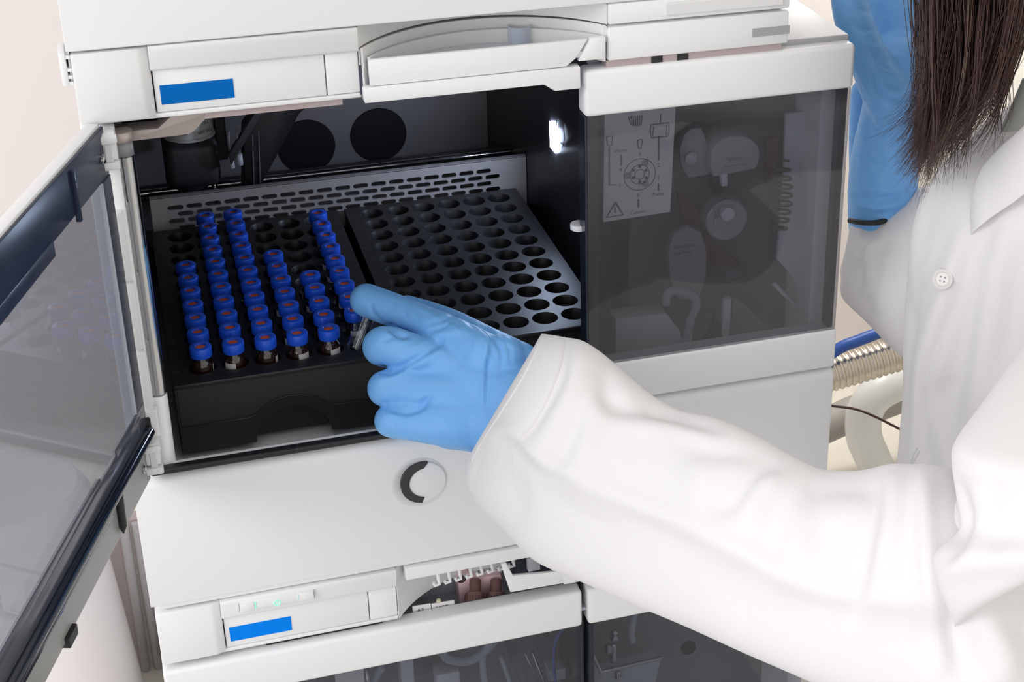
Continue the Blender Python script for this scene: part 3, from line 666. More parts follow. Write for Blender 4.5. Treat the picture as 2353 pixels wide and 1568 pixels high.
front_ang = {(0, 10): 10, (1, 10): -125, (2, 10): -8, (3, 10): -62, (4, 10): -60, (5, 9): -95}
proto = None
for c_ in range(6):
    seq = sorted(rows[c_], reverse=True)
    for n_, r_ in enumerate(seq):
        where = 'at the front' if n_ == 0 else ('at the back' if n_ == len(seq)-1 else ORD[n_] + ' from the front')
        lab = f'amber vial with blue screw cap, {where} of the {COLN[c_]} column of vials'
        o = root('sample_vial', lab, 'vial', (X0L + c_*PXH, -r_*PYH, 0), 'blue-capped vials in the left tray')
        o.rotation_euler = (0, 0, math.radians(front_ang.get((c_, r_), random.uniform(0, 360))))
        if proto is None:
            bo = link('bottle', VM['bottle'], None, o); link('writing_patch', VM['label'], None, bo)
            ca = link('cap', VM['cap'], None, o, 'blue screw cap'); link('septum', VM['septum'], None, ca, 'orange-red septum')
            proto = o
        else:
            for ch in proto.children:
                cc = ch.copy(); COL.objects.link(cc); cc.parent = o
                for g in ch.children: gg = g.copy(); COL.objects.link(gg); gg.parent = cc
# graduation writing on the vial with the L-shaped patch
# the clear vial held between the gloved fingers
vb, vt = at(818, 800, y=-197), at(867, 670, y=-192)
ax = Vector(vt - vb).normalized(); L = (Vector(vt)-Vector(vb)).length
hv = root('sample_vial', 'clear glass vial pinched between the gloved fingers of the reaching hand', 'vial', tuple(vb))
k = L/31.8
bm = B(); lathe(bm, [(0, 0), (4.9, 0), (5.5, .6), (5.6, 2), (5.6, 20.6), (5.0, 22), (4.2, 23.4), (4.1, 26)], vb, 32, ax); gb = fin('bottle', bm, CLEARG, hv, 'clear glass body', smooth=True)
bm = B(); lathe(bm, [(0, 1.2), (4.6, 1.2), (4.8, 2), (4.8, 20), (4.2, 21.6), (3.5, 23), (3.5, 26)], vb, 32, ax); fin('inner_wall', bm, CLEARG, gb, smooth=True)
bm = B(); lathe(bm, [(4.2, 25.6), (5.9, 25.6), (6, 26), (6, 31), (5.5, 31.7), (3, 31.8), (2.9, 31)], vb, 36, ax); fin('cap', bm, CAPB, hv, 'blue screw cap', smooth=True)

# ================================================================= LOWER INSTRUMENT
low = root('instrument_module', 'white instrument at the bottom of the stack with two smoked doors and a power button', 'instrument', (28, -60, BENCHZ))
band(low, DZ, BLUELAB2, True)
Z = lambda a: a + DZ
fin('niche_header', box(B(), -32, 60, F+0.4, F+10, Z(197.8), Z(206.2), 1.0), WHITE, low, smooth=True)
fin('header_block', box(B(), 60.2, 224, F+0.4, F+60, Z(174), Z(206.2), 1.0), WHITE, low, smooth=True)
bm = B(); box(bm, XL+1, -160.5, F+12, 190, BENCHZ+14, Z(168), 1); box(bm, XL+1, XR-1, 150, 190, BENCHZ+14, Z(206), 1); box(bm, XR-12, XR-1.5, F+14, 150, BENCHZ+14, Z(172), 1); box(bm, XL+1, XR-1, F+71, 150, Z(171), Z(206), 1)
box(bm, XL+1, XR-1, F+14, 150, BENCHZ+14, BENCHZ+30, 1)
fin('housing', bm, WHITE, low, smooth=True)
bm = B()
for x0 in (XL+15, XR-45):
    for y0 in (F+30, 120): box(bm, x0, x0+28, y0, y0+28, BENCHZ, BENCHZ+14, 2)
fin('feet', bm, BLACK, low)
# power strip
ph = Z(206) - 4.4
pts = [at(u, v, y=F+0.4) for u, v in ((547, 1388), (722, 1356), (722, 1374), (547, 1407))]
x0, x1 = pts[0][0], pts[1][0]; zz0, zz1 = pts[3][2], pts[0][2]
ps = fin('power_strip', box(B(), x0, x1, F-0.1, F+2, zz0, zz1, 0.5), WHITE, low, 'white power button strip', smooth=True)
fin('button', box(B(), x0+0.5, x0+8.6, F-0.8, F+1, zz0+0.2, zz1-0.2, 0.4), WHITE, ps, smooth=True)
fin('button', box(B(), x1-8.6, x1-0.5, F-0.8, F+1, zz0+0.2, zz1-0.2, 0.4), WHITE, ps, smooth=True)
fin('green_light', box(B(), x0+8.9, x0+9.3, F-0.5, F+1, zz0+0.3, zz1-0.3), GREENL, ps, 'green indicator line')
fin('pale_light', box(B(), x1-9.3, x1-8.9, F-0.4, F+1, zz0+0.3, zz1-0.3), mat('pale_cyan_indicator', (0.6, 0.85, 0.85), 0.4, emit=(0.4, 0.8, 0.9), estr=0.15), ps)
for xx in (x0+0.1, x1-0.3): fin('dark_joint', box(B(), xx, xx+0.25, F-0.3, F+1, zz0, zz1), BADGE, ps)
c = at(637, 1386, y=F-0.3); bm = B()
tube(bm, [c + np.array([1.7*math.cos(a), 0, 1.7*math.sin(a)]) for a in np.linspace(math.radians(120), math.radians(420), 22)], 0.22, 6); tube(bm, [c + np.array([0, 0, 0.2]), c + np.array([0, 0, 2.0])], 0.22, 6)
fin('power_symbol', bm, GREENL, ps, 'glowing green power symbol')
# doors of the lower instrument
def closed_door(name, x0, x1, label):
    d = fin(name, box(B(), x0+1, x1-1, F+1.2, F+3.6, BENCHZ+30, Z(142)), GLASSL, low, label)
    fin('door_strip', box(B(), x0, x1, F, F+13, Z(141.4), Z(166.8), 2.4, 3), WHITE, d, 'white upper door strip', smooth=True)
    fin('door_strip', box(B(), x0, x1, F, F+13, BENCHZ+16, BENCHZ+30, 1.5, 3), WHITE, d, smooth=True)
    return d
d1 = closed_door('smoked_door', XL+1, 71.5, 'closed smoked left door')
fin('edge_strip', box(B(), 68.8, 71.2, F+1, F+12, BENCHZ+31, Z(141.2), 0.5), NAVY, d1)
d2 = closed_door('smoked_door', 75, XR, 'closed smoked right door')
fin('edge_strip', box(B(), 75.3, 79, F+1, F+12, BENCHZ+31, Z(141.2), 0.5), NAVY, d2)
fin('inner_board', box(B(), -160, 213, -196, -188, BENCHZ+31, Z(170)), mat('grey_inner_board', (0.24, 0.24, 0.25), 0.5), low)
fin('partition', box(B(), 72, 74.4, F+14, -196, BENCHZ+31, Z(170)), NAVY, low)
# niche contents: slate plate, pink valve block, brown fittings, comb, tags, frame
bm = B(); prism(bm, [(-37, F+4), (88, F+4), (88, -196), (-37, -196)], Z(150), Z(152), 'z'); fin('niche_floor', bm, mat('slate_plate', (0.42, 0.44, 0.50), 0.45), low, 'slate grey plate in the niche')
plate('slate_backplate', [(930, 1420), (1005, 1330), (1060, 1290), (1175, 1270), (1175, 1420)], -208, 6, mat('slate_grey', (0.48, 0.50, 0.56), 0.5), None, 0.4, low)
vb_ = plate('valve_block', [(1052, 1325), (1075, 1318), (1110, 1328), (1152, 1322), (1160, 1400), (1060, 1425)], -222, 12, PINKV, 'pink valve block', 0.8, low)
gv = plate('grey_valve', [(1092, 1270), (1152, 1262), (1154, 1318), (1112, 1328), (1078, 1318)], -218, 8, GREYL, None, 0.6, low)
p = at(1110, 1315, y=-218.3); text('print', 'SMC', INK, gv, p, X, (0, 0, 1), 2.2, 0.3)
p = at(1138, 1312, y=-218.3); text('print', 'VAL', INK, gv, p, X, (0, 0, 1), 1.6, 0.3)
c = at(1102, 1315, y=-218.4); fin('emblem', lathe(B(), [(1.3, 0), (1.3, 0.3), (0.7, 0.3), (0.7, 0)], c, 20, (0, -1, 0)), INK, gv)
c = at(1060, 1330, y=-224); fin('screw', lathe(B(), [(2.6, 0), (2.6, 1), (0, 1)], c, 20, (0, -1, 0)), CHROME, vb_, smooth=True)
for (u, v) in ((1092, 1333), (1140, 1333)):
    a = at(u, v, y=-223); b = a + np.array([-4.0, -13, -11.0]); f_ = fin('brown_fitting', tube(B(), [a, a + (b-a)*0.42], 3.4, 16), BROWNK, low, 'brown knurled tube fitting', smooth=True)
    bm = B(); lathe(bm, [(3.4, 0), (5.6, 1), (5.8, 3), (5.8, 10), (5.0, 11), (2.0, 11), (1.6, 9), (0, 9)], a + (b-a)*0.42, 24, tuple(b-a)); fin('knurled_head', bm, BROWNK, f_, smooth=True, angle=30)
    bm = B(); D = Vector(b-a).normalized(); U, W = frame_of(D); s0 = Vector(a + (b-a)*0.42) + D*3; s1 = s0 + D*7
    for k in range(22):
        t = 2*math.pi*k/22; o_ = (U*math.cos(t) + W*math.sin(t))*5.8; tube(bm, [s0+o_, s1+o_], 0.32, 5)
    fin('knurling', bm, BROWNK, f_)
    fin('thread', tube(B(), [s1, s1 + D*5], 1.2, 8), GREYP, f_)
# comb of tube hooks under the header
for k in range(8):
    u = 1008 + 24.5*k; v = 1340 - 5.2*k - k*0.8; y = -249 + 2.2*k
    P = at(u, v, y=y)
    bm = B(); tube(bm, [P + np.array([0, 3, 8]), P + np.array([0, 0, 2]), P + np.array([0.2, -1.2, 0]), P + np.array([-2.4, -1.2, -0.6]), P + np.array([-3.2, -1, 1.6])], 1.05, 8)
    fin('tube_hook', bm, WHITE, low, smooth=True)
# paper tags
for s, u, v, w in (('A2', 948, 1398, 42), ('UCT-', 992, 1392, 52)):
    P = at(u, v, y=-238); Q = at(u+w, v-w*0.16, y=-238)
    bm = B(); prism(bm, [(P[0], P[2]-9), (Q[0], Q[2]-9), (Q[0], Q[2]+1), (P[0], P[2]+1)], -238, -237.4, 'y'); tg = fin('paper_tag', bm, PAPER, low, 'white paper tube tag')
    rr = Vector(Q-P).normalized()
    text('print', s, INK, tg, (P[0]+2.4, -238.1, P[2]-3.6), rr, (0, 0, 1), 2.6, 0.2)
c = at(1008, 1385, y=-236); fin('cream_ferrule', lathe(B(), [(2.2, 0), (1.2, 4), (0, 4)], c + np.array([0, 0, -2]), 16), mat('cream_plastic', (0.75, 0.7, 0.5), 0.5), low)
# white frame at the niche's right
bm = B()
pf = pxpoly([(1150, 1295), (1172, 1360), (1335, 1332), (1335, 1265), (1320, 1268), (1320, 1310), (1178, 1322), (1162, 1292)], F+4)
prism(bm, pf, F+3, F+5.5, 'y', 0.5); fin('white_frame', bm, WHITE, low, 'white frame right of the niche', smooth=True)
bm = B(); prism(bm, pxpoly([(1160, 1292), (1178, 1322), (1320, 1310), (1320, 1268)], -222), -222, -218, 'y'); fin('dark_window', bm, mat('dark_slate_window', (0.05, 0.055, 0.075), 0.15), low)
plate('grey_post', [(1212, 1284), (1240, 1280), (1242, 1310), (1214, 1316)], -230, 4, GREYL, None, 0.5, low)
# tubing seen through the lower doors
def tubing(name, pts, r, m, y=-224, label=None):
    return fin(name, tube(B(), cr([at(u, v, y=y) for u, v in pts], 8), r, 10), m, low, label, smooth=True)
tubing('clear_tube', [(1010, 1490), (1030, 1515), (1075, 1520), (1110, 1500), (1140, 1470)], 2.8, CLEART)
tubing('clear_tube', [(1120, 1600), (1110, 1540), (1112, 1500), (1130, 1470)], 2.2, CLEART)
tubing('clear_tube', [(880, 1532), (862, 1560), (850, 1600)], 2.4, CLEART)
tubing('clear_tube', [(1150, 1510), (1165, 1550), (1180, 1600)], 1.4, CLEART)
tubing('blue_tube', [(1300, 1440), (1278, 1470), (1272, 1520), (1276, 1568), (1274, 1620)], 0.9, BLUET)
tubing('clear_tube', [(1460, 1410), (1452, 1450), (1455, 1475)], 2.0, CLEART)
for u0, v0, u1, v1, r_ in ((1190, 1490, 1225, 1568, 5.5), (1195, 1480, 1250, 1620, 9.5)):
    a, b = at(u0, v0, y=-222), at(u1, v1, y=-222); fin('glass_cylinder', tube(B(), [a, b + (b-a)*0.6], r_, 24), CLEARG, low, 'clear glass pump cylinder', smooth=True)
    fin('cylinder_core', tube(B(), [a + (b-a)*0.1 + np.array([r_*0.55, -r_*0.4, 0]), b + (b-a)*0.4 + np.array([r_*0.55, -r_*0.4, 0])], 0.9, 8), CHROME, low)
for (u, v, w, h) in ((795, 1545, 40, 60), (935, 1530, 34, 60), (1280, 1545, 46, 20), (1030, 1560, 60, 40)):
    p = at(u, v, y=-216); fin('pale_fixture', box(B(), p[0]-w/8, p[0]+w/8, -217, -205, p[2]-h/3, p[2]+h/8, 1.5), GREYL, low, smooth=True)
plate('clear_card', [(770, 1552), (835, 1538), (840, 1600), (772, 1610)], -230, 1.0, PAPER, 'pale card behind the lower left door', 0, low)
p = at(842, 1548, y=-228); fin('steel_post', tube(B(), [p + np.array([0, 0, 4]), p - np.array([-2, 0, 26])], 1.3, 10), CHROME, low)
# clear bottle-shaped manifold behind the lower right door
a, b, c2 = at(1360, 1510, y=-228), at(1380, 1545, y=-228), at(1520, 1512, y=-228)
fin('manifold_edge', tube(B(), [a + np.array([-3, 0, 12]), b, c2], 1.5, 10), CHROME, low, 'bright clear manifold edge', smooth=True)
bm = B(); prism(bm, pxpoly([(1352, 1480), (1382, 1548), (1520, 1514), (1500, 1600), (1360, 1620)], -224), -224, -214, 'y', 0.8); fin('clear_manifold', bm, CLEART, low, smooth=True)
for u, v, h in ((1412, 1460, 8), (1410, 1500, 14), (1398, 1490, 6), (1420, 1550, 6)):
    p = at(u, v, y=-224); bm = B(); lathe(bm, [(2.2, -h/2), (3.0, -h/4), (1.6, 0), (2.6, h/4), (1.2, h/2), (0, h/2)], p, 16); fin('clear_valve', bm, CHROME, low, smooth=True)
bm = B(); lathe(bm, [(0, .5), (5, .5), (5, 0)], at(1582, 1490, y=-196.6), 24, (0, -1, 0)); fin('dark_port', bm, BLACK, low)

# ================================================================= BACKGROUND ITEMS
# corrugated hose with a blue cable over it
hp = cr([at(1780, 905, y=130), at(1900, 860, y=130), at(1990, 833, y=130), at(2080, 806, y=130), at(2220, 770, y=130)], 40)
rs = [16.5 + 1.3*math.sin(i*2*math.pi/4.6) for i in range(len(hp))]
# resample so every ridge gets four rings
seg = np.cumsum([0]+[np.linalg.norm(hp[i+1]-hp[i]) for i in range(len(hp)-1)]); nn = int(seg[-1]/1.0)
hp2 = np.array([[np.interp(s, seg, hp[:, k]) for k in range(3)] for s in np.linspace(0, seg[-1], nn)])
hs = root('corrugated_hose', 'corrugated metal hose behind the instrument, to the right of its corner', 'hose', tuple(hp2[nn//2]))
fin('hose_body', tube(B(), hp2, [16.0 + 0.9*math.cos(i*2*math.pi/6.0) for i in range(nn)], 28), HOSE, hs, smooth=True, angle=80)
bc = root('blue_cable', 'blue cable running above the corrugated metal hose', 'cable', tuple(at(1960, 795, y=120)))
fin('cable_jacket', tube(B(), cr([at(1820, 880, y=120), at(1920, 806, y=120), at(1975, 782, y=120), at(2020, 765, y=120), at(2150, 715, y=120)], 10), 5.2, 14), BLUEC, bc, smooth=True)
wt = root('white_hose', 'thick milky white hose curving down below the corrugated metal hose', 'hose', tuple(at(2000, 960, y=160)))
fin('hose_body', tube(B(), cr([at(2260, 830, y=190), at(2120, 862, y=180), at(2030, 895, y=165), at(1990, 940, y=160), at(1985, 1000, y=160), at(2006, 1055, y=166), at(2022, 1092, y=172)], 12), 17, 24), TUBEW, wt, smooth=True)
gb_ = root('shade_toned_pipe', 'pipe behind the white hose, coloured grey for the shade there', 'pipe', tuple(at(1950, 930, y=230)))
fin('pipe_body', tube(B(), [at(1850, 1000, y=215), at(1960, 950, y=220), at(2120, 890, y=225), at(2300, 830, y=225)], 17, 24), mat('painted_shade_pipe', (0.36, 0.34, 0.31), 0.5), gb_, smooth=True)  # shade behind the hose is put into this grey colour
bw = root('brown_wire', 'thin dark brown wire sagging between the instrument and the coat', 'wire', tuple(at(1990, 950, y=-40)))
fin('wire_body', tube(B(), cr([at(1880, 928, y=-30), at(1912, 933, y=-40), at(1980, 945, y=-60), at(2068, 987, y=-80), at(2140, 1030, y=-90)], 10), 1.0, 10), BROWNW, bw, smooth=True)
# white drum at the lower left
dr = root('white_canister', 'glossy white canister standing at the lower left of the instruments', 'canister', (-252, 60, BENCHZ))
pa, pb = at(254, 1290, y=60), at(322, 1540, y=60); kx = -268
ra, rb2 = pa[0]-kx, pb[0]-kx; sl = (rb2-ra)/(pa[2]-pb[2]); r0 = rb2 + sl*(pb[2]-BENCHZ)
bm = B(); lathe(bm, [(0, 0), (r0, 0), (r0-sl*220, 220), (r0-sl*220-8, 232), (0, 236)], (kx, 60, BENCHZ), 64); fin('canister_body', bm, mat('glossy_white_canister', (0.78, 0.74, 0.75), 0.25), dr, smooth=True, angle=50)

# ================================================================= PERSON
per = root('person', 'person in white lab coat and blue gloves with long dark hair, reaching into the sampler', 'person', (390, -330, FLOORZ))
def ring_loft(bm, stations, n=48, sub=8, thick=1.0, cap0=False, cap1=False, sq=1.0):
    """stations: (u1,v1,u2,v2,dep1,dep2[,thick]) = two opposite sides of the limb seen from the front and their distances"""
    S = np.array([s if len(s) == 7 else (*s, thick) for s in stations], float); S = cr(S, sub); rings = []
    for s in S:
        a, b = at(s[0], s[1], dep=s[4]), at(s[2], s[3], dep=s[5]); c = (a+b)/2; h = (a-b)/2; L = np.linalg.norm(h)
        w = c - CAM; w = w - h*(w@h)/(L*L); w = w/np.linalg.norm(w)*L*s[6]
        ring = []
        for k in range(n):
            t = 2*math.pi*k/n; ct, st = math.cos(t), math.sin(t)
            e = 1.0/sq; ct = math.copysign(abs(ct)**e, ct); st = math.copysign(abs(st)**e, st)
            ring.append(bm.verts.new(c + h*ct + w*st))
        rings.append(ring)
    for r0, r1 in zip(rings, rings[1:]):
        for k in range(n): bm.faces.new((r0[k], r0[(k+1) % n], r1[(k+1) % n], r1[k]))
    if cap0: bm.faces.new(rings[0][::-1])
    if cap1: bm.faces.new(rings[-1])
    return rings
def sculpt(bm, folds):
    """push the surface out / in along crease lines: (polyline in photo px, width px, height mm)"""
    bmesh.ops.recalc_face_normals(bm, faces=bm.faces[:]); bm.normal_update()
    co = np.array([v.co[:] for v in bm.verts]); no = np.array([v.normal[:] for v in bm.verts]); uv = px(co)
    view = co - CAM; facing = -(no*view).sum(1)/np.linalg.norm(view, axis=1); wgt = np.clip((facing+0.15)/0.4, 0, 1)
    disp = np.zeros(len(co)); back = np.zeros(len(co)); vdir = view/np.linalg.norm(view, axis=1)[:, None]
    for fold in folds:
        pl, wd, amp = fold[0], fold[1], fold[2]; pl = cr(pl, 6) if len(pl) > 2 else np.array(pl, float)
        best = np.full(len(co), 1e9); par = np.zeros(len(co))
        for i in range(len(pl)-1):
            a, b = pl[i], pl[i+1]; ab = b-a; t = np.clip(((uv-a)@ab)/max(ab@ab, 1e-9), 0, 1); q = a + t[:, None]*ab; d = np.linalg.norm(uv-q, axis=1)
            m_ = d < best; best[m_] = d[m_]; par[m_] = (i + t[m_])/(len(pl)-1)
        taper = np.sin(np.pi*np.clip(par*0.9+0.05, 0, 1))**0.5
        if len(fold) > 3:                      # a fold edge: the cloth below the line turns away
            side = np.zeros(len(co)); b2 = np.full(len(co), 1e9)
            for i in range(len(pl)-1):
                a, b = pl[i], pl[i+1]; ab = b-a; ap = uv-a; t = np.clip((ap@ab)/max(ab@ab, 1e-9), 0, 1); d = np.linalg.norm(ap-t[:, None]*ab, axis=1)
                m_ = d < b2; b2[m_] = d[m_]; side[m_] = (ab[0]*ap[:, 1] - ab[1]*ap[:, 0])[m_]
            fade = np.clip(par/0.25, 0, 1)*np.clip((1-par)/0.35, 0, 1) if wd < 20 else np.clip(par/0.06, 0, 1)*np.clip((1-par)/0.10, 0, 1); back -= np.where(side > 0, amp*(1-np.exp(-best/wd))*np.exp(-(best/(9*wd))**2), 0)*fade
        else: disp += amp*np.exp(-(best/wd)**2)*taper
    for v, d, w, nn_, bk, vd_ in zip(bm.verts, disp, wgt, no, back, vdir): v.co = v.co + Vector(nn_)*float(d*w) + Vector(vd_)*float(bk)
def smooth_mesh(bm, k=2, f=0.5):
    for _ in range(k): bmesh.ops.smooth_vert(bm, verts=bm.verts[:], factor=f, use_axis_x=True, use_axis_y=True, use_axis_z=True)
def remesh(bm, voxel, smooth=6):
    """weld overlapping volumes into one closed surface"""
    me = bpy.data.meshes.new('tmp'); bmesh.ops.recalc_face_normals(bm, faces=bm.faces[:]); bm.to_mesh(me); bm.free()
    o = bpy.data.objects.new('tmp', me); COL.objects.link(o)
    m_ = o.modifiers.new('r', 'REMESH'); m_.mode = 'VOXEL'; m_.voxel_size = voxel; m_.adaptivity = 0
    s = o.modifiers.new('s', 'SMOOTH'); s.iterations = smooth; s.factor = 0.5
    bpy.context.view_layer.update(); me2 = bpy.data.meshes.new_from_object(o.evaluated_get(bpy.context.evaluated_depsgraph_get()))
    bpy.data.objects.remove(o); bpy.data.meshes.remove(me)
    b = bmesh.new(); b.from_mesh(me2); bpy.data.meshes.remove(me2); return b
def blob(bm, c, r, n=12):
    """sphere"""
    prof = [(r*math.sin(math.pi*i/n), -r*math.cos(math.pi*i/n)) for i in range(n+1)]; prof[0] = (0, -r); prof[-1] = (0, r); lathe(bm, prof, c, 18)
def limb(bm, joints, sub=6):
    """chain of spheres swept through joints: (u, v, radius px, depth)"""
    J = cr(np.array(joints, float), sub) if len(joints) > 2 else np.array([np.array(joints[0], float)*(1-t) + np.array(joints[1], float)*t for t in np.linspace(0, 1, sub+1)])
    P = [at(j[0], j[1], dep=j[3]) for j in J]; R = [j[2]*j[3]/FPX for j in J]
    tube(bm, P, R, 20); blob(bm, P[0], R[0]); blob(bm, P[-1], R[-1])

# --- right glove (reaching hand), back of the hand to the front, index finger along the top, three fingers curled
bm = B()
limb(bm, [(842, 690, 39, 884), (900, 712, 40, 878), (960, 738, 42, 870), (1030, 772, 48, 858), (1110, 820, 58, 848)])          # index finger
limb(bm, [(935, 704, 26, 897), (985, 722, 30, 893), (1040, 748, 36, 882), (1110, 790, 44, 866), (1190, 840, 56, 856)])         # thumb behind it
limb(bm, [(930, 800, 30, 884), (896, 812, 36, 872), (877, 797, 45, 856), (905, 797, 46, 850), (985, 832, 52, 850), (1080, 862, 66, 852)])   # middle finger
limb(bm, [(930, 905, 30, 874), (904, 905, 34, 866), (886, 893, 43, 850), (920, 892, 45, 845), (1000, 905, 56, 844), (1090, 915, 70, 848)])  # ring finger
limb(bm, [(945, 975, 28, 866), (920, 978, 32, 858), (898, 967, 39, 844), (930, 968, 43, 840), (1000, 968, 56, 840), (1080, 968, 68, 845)])  # little finger
limb(bm, [(1010, 850, 70, 856), (1090, 890, 84, 852), (1170, 920, 92, 848), (1250, 945, 96, 842)])                             # back of hand and wrist
limb(bm, [(1040, 960, 74, 852), (1110, 960, 84, 848), (1200, 985, 84, 842)])
limb(bm, [(1022, 800, 40, 864), (1080, 815, 52, 856), (1150, 835, 66, 850)])
bm = remesh(bm, 0.95, 9)
sculpt(bm, [
    ([(862, 848), (905, 852), (955, 826), (1010, 792)], 9, -2.6), ([(880, 932), (925, 946), (960, 938), (985, 915)], 9, -2.8), ([(892, 750), (915, 764), (938, 772)], 8, -3.5), ([(842, 876), (900, 868), (950, 840), (1006, 798)], 13, -2.4, 'edge'), ([(872, 960), (915, 952), (955, 945), (985, 925)], 12, -1.8, 'edge'), ([(1106, 945), (1110, 860), (1121, 790), (1128, 770)], 8, -1.3, 'edge'), ([(1075, 742), (1110, 772), (1130, 812)], 5, -0.8), ([(1100, 748), (1140, 780), (1158, 830)], 5, -0.8), ([(1040, 735), (1070, 752), (1092, 775)], 5, -0.7), ([(985, 705), (1010, 722), (1020, 745)], 5, -0.5), ([(940, 700), (955, 715), (962, 735)], 5, -0.45), ([(990, 760), (1020, 750), (1045, 735)], 5, -0.8),
    ([(852, 700), (858, 722), (880, 742)], 6, -0.9), ([(985, 745), (1020, 735), (1048, 722)], 7, -0.8), ([(905, 858), (960, 838), (1020, 800)], 14, 1.4),
    ([(880, 785), (900, 775), (925, 778)], 7, -0.7), ([(1060, 745), (1085, 770), (1095, 800)], 7, 0.8), ([(1090, 750), (1120, 790), (1128, 850)], 7, 0.9), ([(1115, 752), (1150, 800), (1150, 860)], 7, -0.9),
    ([(1118, 790), (1112, 850), (1110, 930)], 5, 0.9), ([(1128, 800), (1122, 860), (1118, 940)], 6, -0.8), ([(1150, 770), (1170, 800), (1172, 830)], 6, -0.8),
    ([(930, 930), (960, 935), (970, 930)], 10, -0.8), ([(900, 690), (925, 705), (935, 730)], 5, -0.5), ([(960, 715), (980, 728), (990, 745)], 5, -0.5), ([(1010, 735), (1040, 750), (1060, 770)], 6, 0.6),
    ([(950, 800), (1010, 770), (1060, 760)], 8, 0.7), ([(930, 815), (990, 815), (1070, 850), (1110, 870)], 22, 0.8)])
smooth_mesh(bm, 1, 0.4)
gr = fin('glove', bm, GLOVE, per, 'blue glove of the reaching right hand', smooth=True, angle=180)

# --- right sleeve (forearm) ------------------------------------------------
bm = B()
cuff = [(1262, 790, 1100, 1050, 842, 838, 0.62), (1250, 782, 1086, 1070, 838, 834, 0.66), (1243, 770, 1072, 1085, 832, 828, 0.72)]
st = [(1262, 800, 1092, 1060, 846, 842, 0.60), (1246, 778, 1074, 1078, 838, 832, 0.68), (1243, 769, 1070, 1062, 832, 826, 0.72), (1252, 768, 1072, 1110, 828, 820, 0.74),
      (1290, 774, 1100, 1162, 822, 812, 0.74), (1345, 788, 1160, 1222, 816, 804, 0.72), (1405, 828, 1230, 1290, 810, 796, 0.70), (1480, 895, 1340, 1340, 802, 782, 0.68),
      (1560, 942, 1460, 1392, 794, 768, 0.68), (1650, 965, 1580, 1442, 784, 752, 0.70), (1760, 1018, 1700, 1496, 772, 736, 0.72), (1870, 1078, 1830, 1552, 760, 722, 0.74),
      (1960, 1086, 1950, 1606, 750, 710, 0.76), (2060, 1074, 2070, 1660, 742, 700, 0.78), (2180, 1080, 2190, 1720, 735, 694, 0.8), (2330, 1140, 2330, 1780, 735, 696, 0.8), (2520, 1230, 2480, 1780, 745, 715, 0.8), (2640, 1330, 2560, 1700, 760, 745, 0.6)]
ring_loft(bm, st, 120, 10, 0.7, False, True)
sculpt(bm, [
    ([(1080, 990), (1140, 1003), (1190, 1018), (1240, 1076), (1400, 1152), (1560, 1212), (1700, 1282), (1840, 1352), (1990, 1384), (2130, 1394), (2260, 1390)], 40, -10.0, 'edge'), ([(1190, 1010), (1240, 1066), (1400, 1140), (1560, 1200), (1700, 1270), (1840, 1340), (1990, 1372)], 26, 2.5),
    ([(1150, 1010), (1185, 1022), (1215, 1060), (1250, 1088), (1300, 1110)], 13, -4.5), ([(1160, 985), (1200, 1020), (1250, 1062), (1330, 1100)], 18, 3.0), ([(1240, 1120), (1330, 1180), (1420, 1215)], 12, -1.5), ([(1540, 1000), (1600, 1030), (1690, 1040), (1770, 1040)], 24, -2.6), ([(1330, 960), (1300, 1030), (1270, 1090)], 22, -2.2), ([(1380, 900), (1350, 1000), (1320, 1080)], 30, 2.2), ([(1800, 1150), (1770, 1230), (1750, 1300)], 34, -2.2), ([(1840, 1160), (1830, 1260), (1800, 1340)], 34, 2.0), ([(1300, 790), (1290, 880), (1210, 1010)], 12, -1.8), ([(1330, 800), (1310, 900), (1235, 1040)], 30, 2.6),
    ([(1400, 850), (1395, 910), (1430, 935), (1520, 950)], 26, -5.0), ([(1480, 920), (1560, 960), (1650, 985)], 22, -4.0), ([(1420, 960), (1540, 985), (1640, 1010)], 36, 3.2),
    ([(1625, 1140), (1655, 1162), (1690, 1145), (1740, 1085), (1800, 1060)], 26, -4.2), ([(1600, 1060), (1610, 1120), (1640, 1180)], 36, 2.6), ([(1700, 1180), (1745, 1120), (1790, 1100)], 30, 3.4),
    ([(1850, 1130), (1930, 1110), (1990, 1120)], 36, -3.5), ([(1900, 1200), (1920, 1290), (1900, 1370)], 46, -3.5), ([(2000, 1100), (2010, 1180), (1975, 1330), (1960, 1400)], 26, -4.5), ([(2050, 1090), (2040, 1200), (2010, 1330)], 36, 4.5),
    ([(2120, 1100), (2128, 1220), (2142, 1380), (2165, 1540)], 22, 5.0), ([(1180, 1100), (1190, 1160), (1180, 1200)], 26, -2.0), ([(1700, 1300), (1690, 1360), (1720, 1420)], 40, -1.6),
    ([(1280, 1090), (1440, 1180), (1600, 1260)], 20, -1.6), ([(2160, 1420), (2200, 1480), (2240, 1568)], 60, -9.0), ([(2260, 1440), (2300, 1500), (2310, 1568)], 40, 5.0)])
smooth_mesh(bm, 1, 0.5)
coat = fin('lab_coat', bm, COAT, per, 'white cotton lab coat', smooth=True, angle=180)
